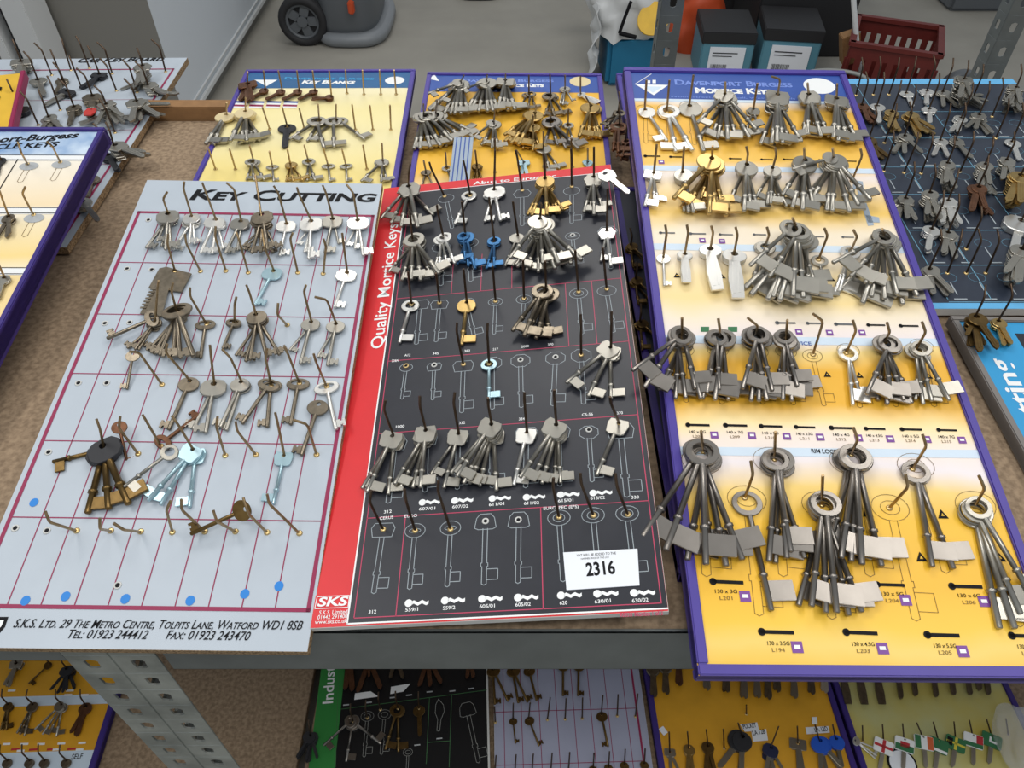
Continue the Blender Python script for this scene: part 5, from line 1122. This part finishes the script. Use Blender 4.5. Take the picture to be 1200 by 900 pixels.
def flag_key(hx, hy, bx, by, desc, paint):
    P = L4.loc((hx, hy), .012); Tt = L4.loc((bx, by), .005); y = (P-Tt).normalized(); n = Vector((0, 0, 1)); n = (n-y*n.dot(y)).normalized(); x = y.cross(n); s = 1.0
    Mx = Matrix(((x.x, y.x, n.x, P.x), (x.y, y.y, n.y, P.y), (x.z, y.z, n.z, P.z), (0, 0, 0, 1)))
    o = empty('cylinder_key', L4.M @ Mx); tag(o, desc+' on the lower lime board', 'key', 'flag-headed keys on the lower lime board')
    b = MB(); b.plate(rct(.036, .026), (0, -.003), ehole(.002, .002), .004, paint[0], 0, Matrix.Translation((0, .004, 0)))
    for (x0, x1, y0, y1, m) in paint[1:]: b.box(x0, x1, y0, y1, .002, .0024, m)
    b.build('flag_bow', o)
    b = MB(); b.prism([(-.004, -.020), (-.004, -.052), (0, -.056), (.004, -.050), (.004, -.020)], -.0011, .0011, 'steel'); b.box(-.001, .001, -.05, -.02, .0011, .0014, 'steel'); b.build('blade', o)
w = 'white_print'
flag_key(345, 440, 320, 600, 'white key head with a red cross', (w, (-.003, .003, -.021, .003, 'flag_red'), (-.017, .017, -.012, -.007, 'flag_red')))
flag_key(470, 430, 460, 610, 'green and white key head with a red emblem', (w, (-.017, .017, -.021, -.009, 'flag_green'), (-.008, .009, -.014, -.004, 'flag_red')))
flag_key(585, 415, 600, 590, 'green white and orange key head', (w, (-.017, -.006, -.021, .003, 'flag_green'), (.006, .017, -.021, .003, 'flag_orange')))
flag_key(680, 435, 655, 610, 'dark green key head with white edge', ('flag_green', (-.017, .017, -.021, -.016, w)))
flag_key(785, 425, 760, 600, 'green black and yellow key head', ('flag_green', (-.0025, .0025, -.021, .003, 'flag_yellow'), (-.017, .017, -.011, -.007, 'flag_yellow'), (-.016, -.006, -.016, -.001, 'ink')))
flag_key(890, 405, 890, 590, 'green white and red key head', (w, (-.017, .017, -.021, -.013, 'flag_green'), (.005, .017, -.013, .003, 'flag_red')))
flag_key(1005, 405, 985, 580, 'dark green key head with white crescent', ('flag_green', (-.003, .009, -.014, -.010, w), (-.005, -.001, -.013, -.003, w)))
for i, (bx, by) in enumerate(((265, 520), (250, 490), (270, 470))): loose(L4, (165, 430), .006+i*.003, (bx, by), .004+i*.002, 'flat_round', 'nickel', 1, '%s silver key in the small bunch left of the red-cross key, lower lime board' % ['bottom', 'middle', 'top'][i])
c = L4.loc((455, 575), .003); o = empty('round_tag', L4.M @ Matrix.Translation(c)); tag(o, 'white round tag with black rim hanging among the flag-headed keys', 'tag')
b = MB(); b.prism(ell(.026, .026, 32), 0, .002, 'paper'); b.build('face', o); b = MB(); b.torus((0, 0, .001), .026, .0022, 'ink', n=32); b.build('rim', o)
# clear plastic bag
c = L4.loc((1180, 500), .0); bm = bmesh.new(); bmesh.ops.create_icosphere(bm, subdivisions=4, radius=1)
random.seed(3); dirs = [Vector((random.gauss(0, 1), random.gauss(0, 1), random.gauss(0, 1))).normalized() for _ in range(26)]
for v in bm.verts:
    d = v.co.normalized(); k = 1+sum(.10*math.sin(9*d.dot(q)+i)*abs(d.dot(q)) for i, q in enumerate(dirs))*.35
    v.co = Vector((d.x*.055*k, d.y*.075*k, max(.0, .035+d.z*.034*k)))
me = bpy.data.meshes.new('bag'); bm.to_mesh(me); bm.free(); me.materials.append(MATS['clear_film']); o = link('plastic_bag', me); o.matrix_world = L4.M @ Matrix.Translation(c); tag(o, 'crumpled clear plastic bag at the right end of the lower lime board', 'bag')
xf()
L5 = lower('orange board with disc-headed keys at the lower left corner, purple edge', 'lower left orange board', (-88, 850), (127, 850), R(1.8), 'orange_board', 'deep_purple', frame='deep_purple')
xf(0, 765, 6.66)
b = MB(); v0 = L5.loc((400, 380)).y; L5.quad(b, .012, L5.W-.012, v0-.008, v0+.012, 'pale_stripe'); v0 = L5.loc((400, 820)).y; L5.quad(b, .012, L5.W-.012, v0-.03, v0+.012, 'pale_stripe'); b.build('printed_stripes', L5.root)
L5.text('SELF', (555, 832), (640, 826), .010, 'ink', .01)
for (x, y) in ((50, 712), (190, 712), (320, 712), (478, 708), (640, 703), (440, 755), (620, 755), (160, 765), (90, 295), (545, 295), (660, 330), (530, 330)):
    b = MB(); L5.poly(b, [(x-30, y+10), (x+30, y+7), (x+34, y-9), (x-26, y-7)], 'white_print', .0006); b.build('printed_caption', L5.root)
for (x, y) in ((120, 755), (260, 757), (400, 755), (560, 752)):
    b = MB(); L5.line(b, (x-25, y), (x+25, y-4), .004, 'flag_red', .0005); b.build('bolt_symbol', L5.root)
L5.row = 'top'
tbunch(L5, (130, 75), 'cyl_rect', 'steel', [(30, 255), (70, 270)], 2); tbunch(L5, (390, 85), 'disc', 'bronze', [(222, 240)]); tbunch(L5, (520, 120), 'cyl_plastic', 'black_plastic', [(440, 235), (580, 255), (520, 260)], 3)
L5.row = 'middle'
tbunch(L5, (60, 400), 'disc', 'bronze', [(10, 580), (50, 600)], 2); tbunch(L5, (255, 400), 'disc', 'worn_steel', [(130, 630), (190, 650)], 2); tbunch(L5, (480, 400), 'disc', 'steel', [(440, 655), (330, 640), (270, 600)], 2); tbunch(L5, (670, 410), 'cyl_round', 'copper_brown', [(550, 630), (600, 655)], 1)
for p in ((60, 330), (185, 330)): pass
L5.row = 'bottom'
for x in (60, 230, 350, 520): tbunch(L5, (x, 840), 'disc', 'worn_steel', [(x-40, 1060), (x-90, 1040)], 1)
xf(); finish(L5)
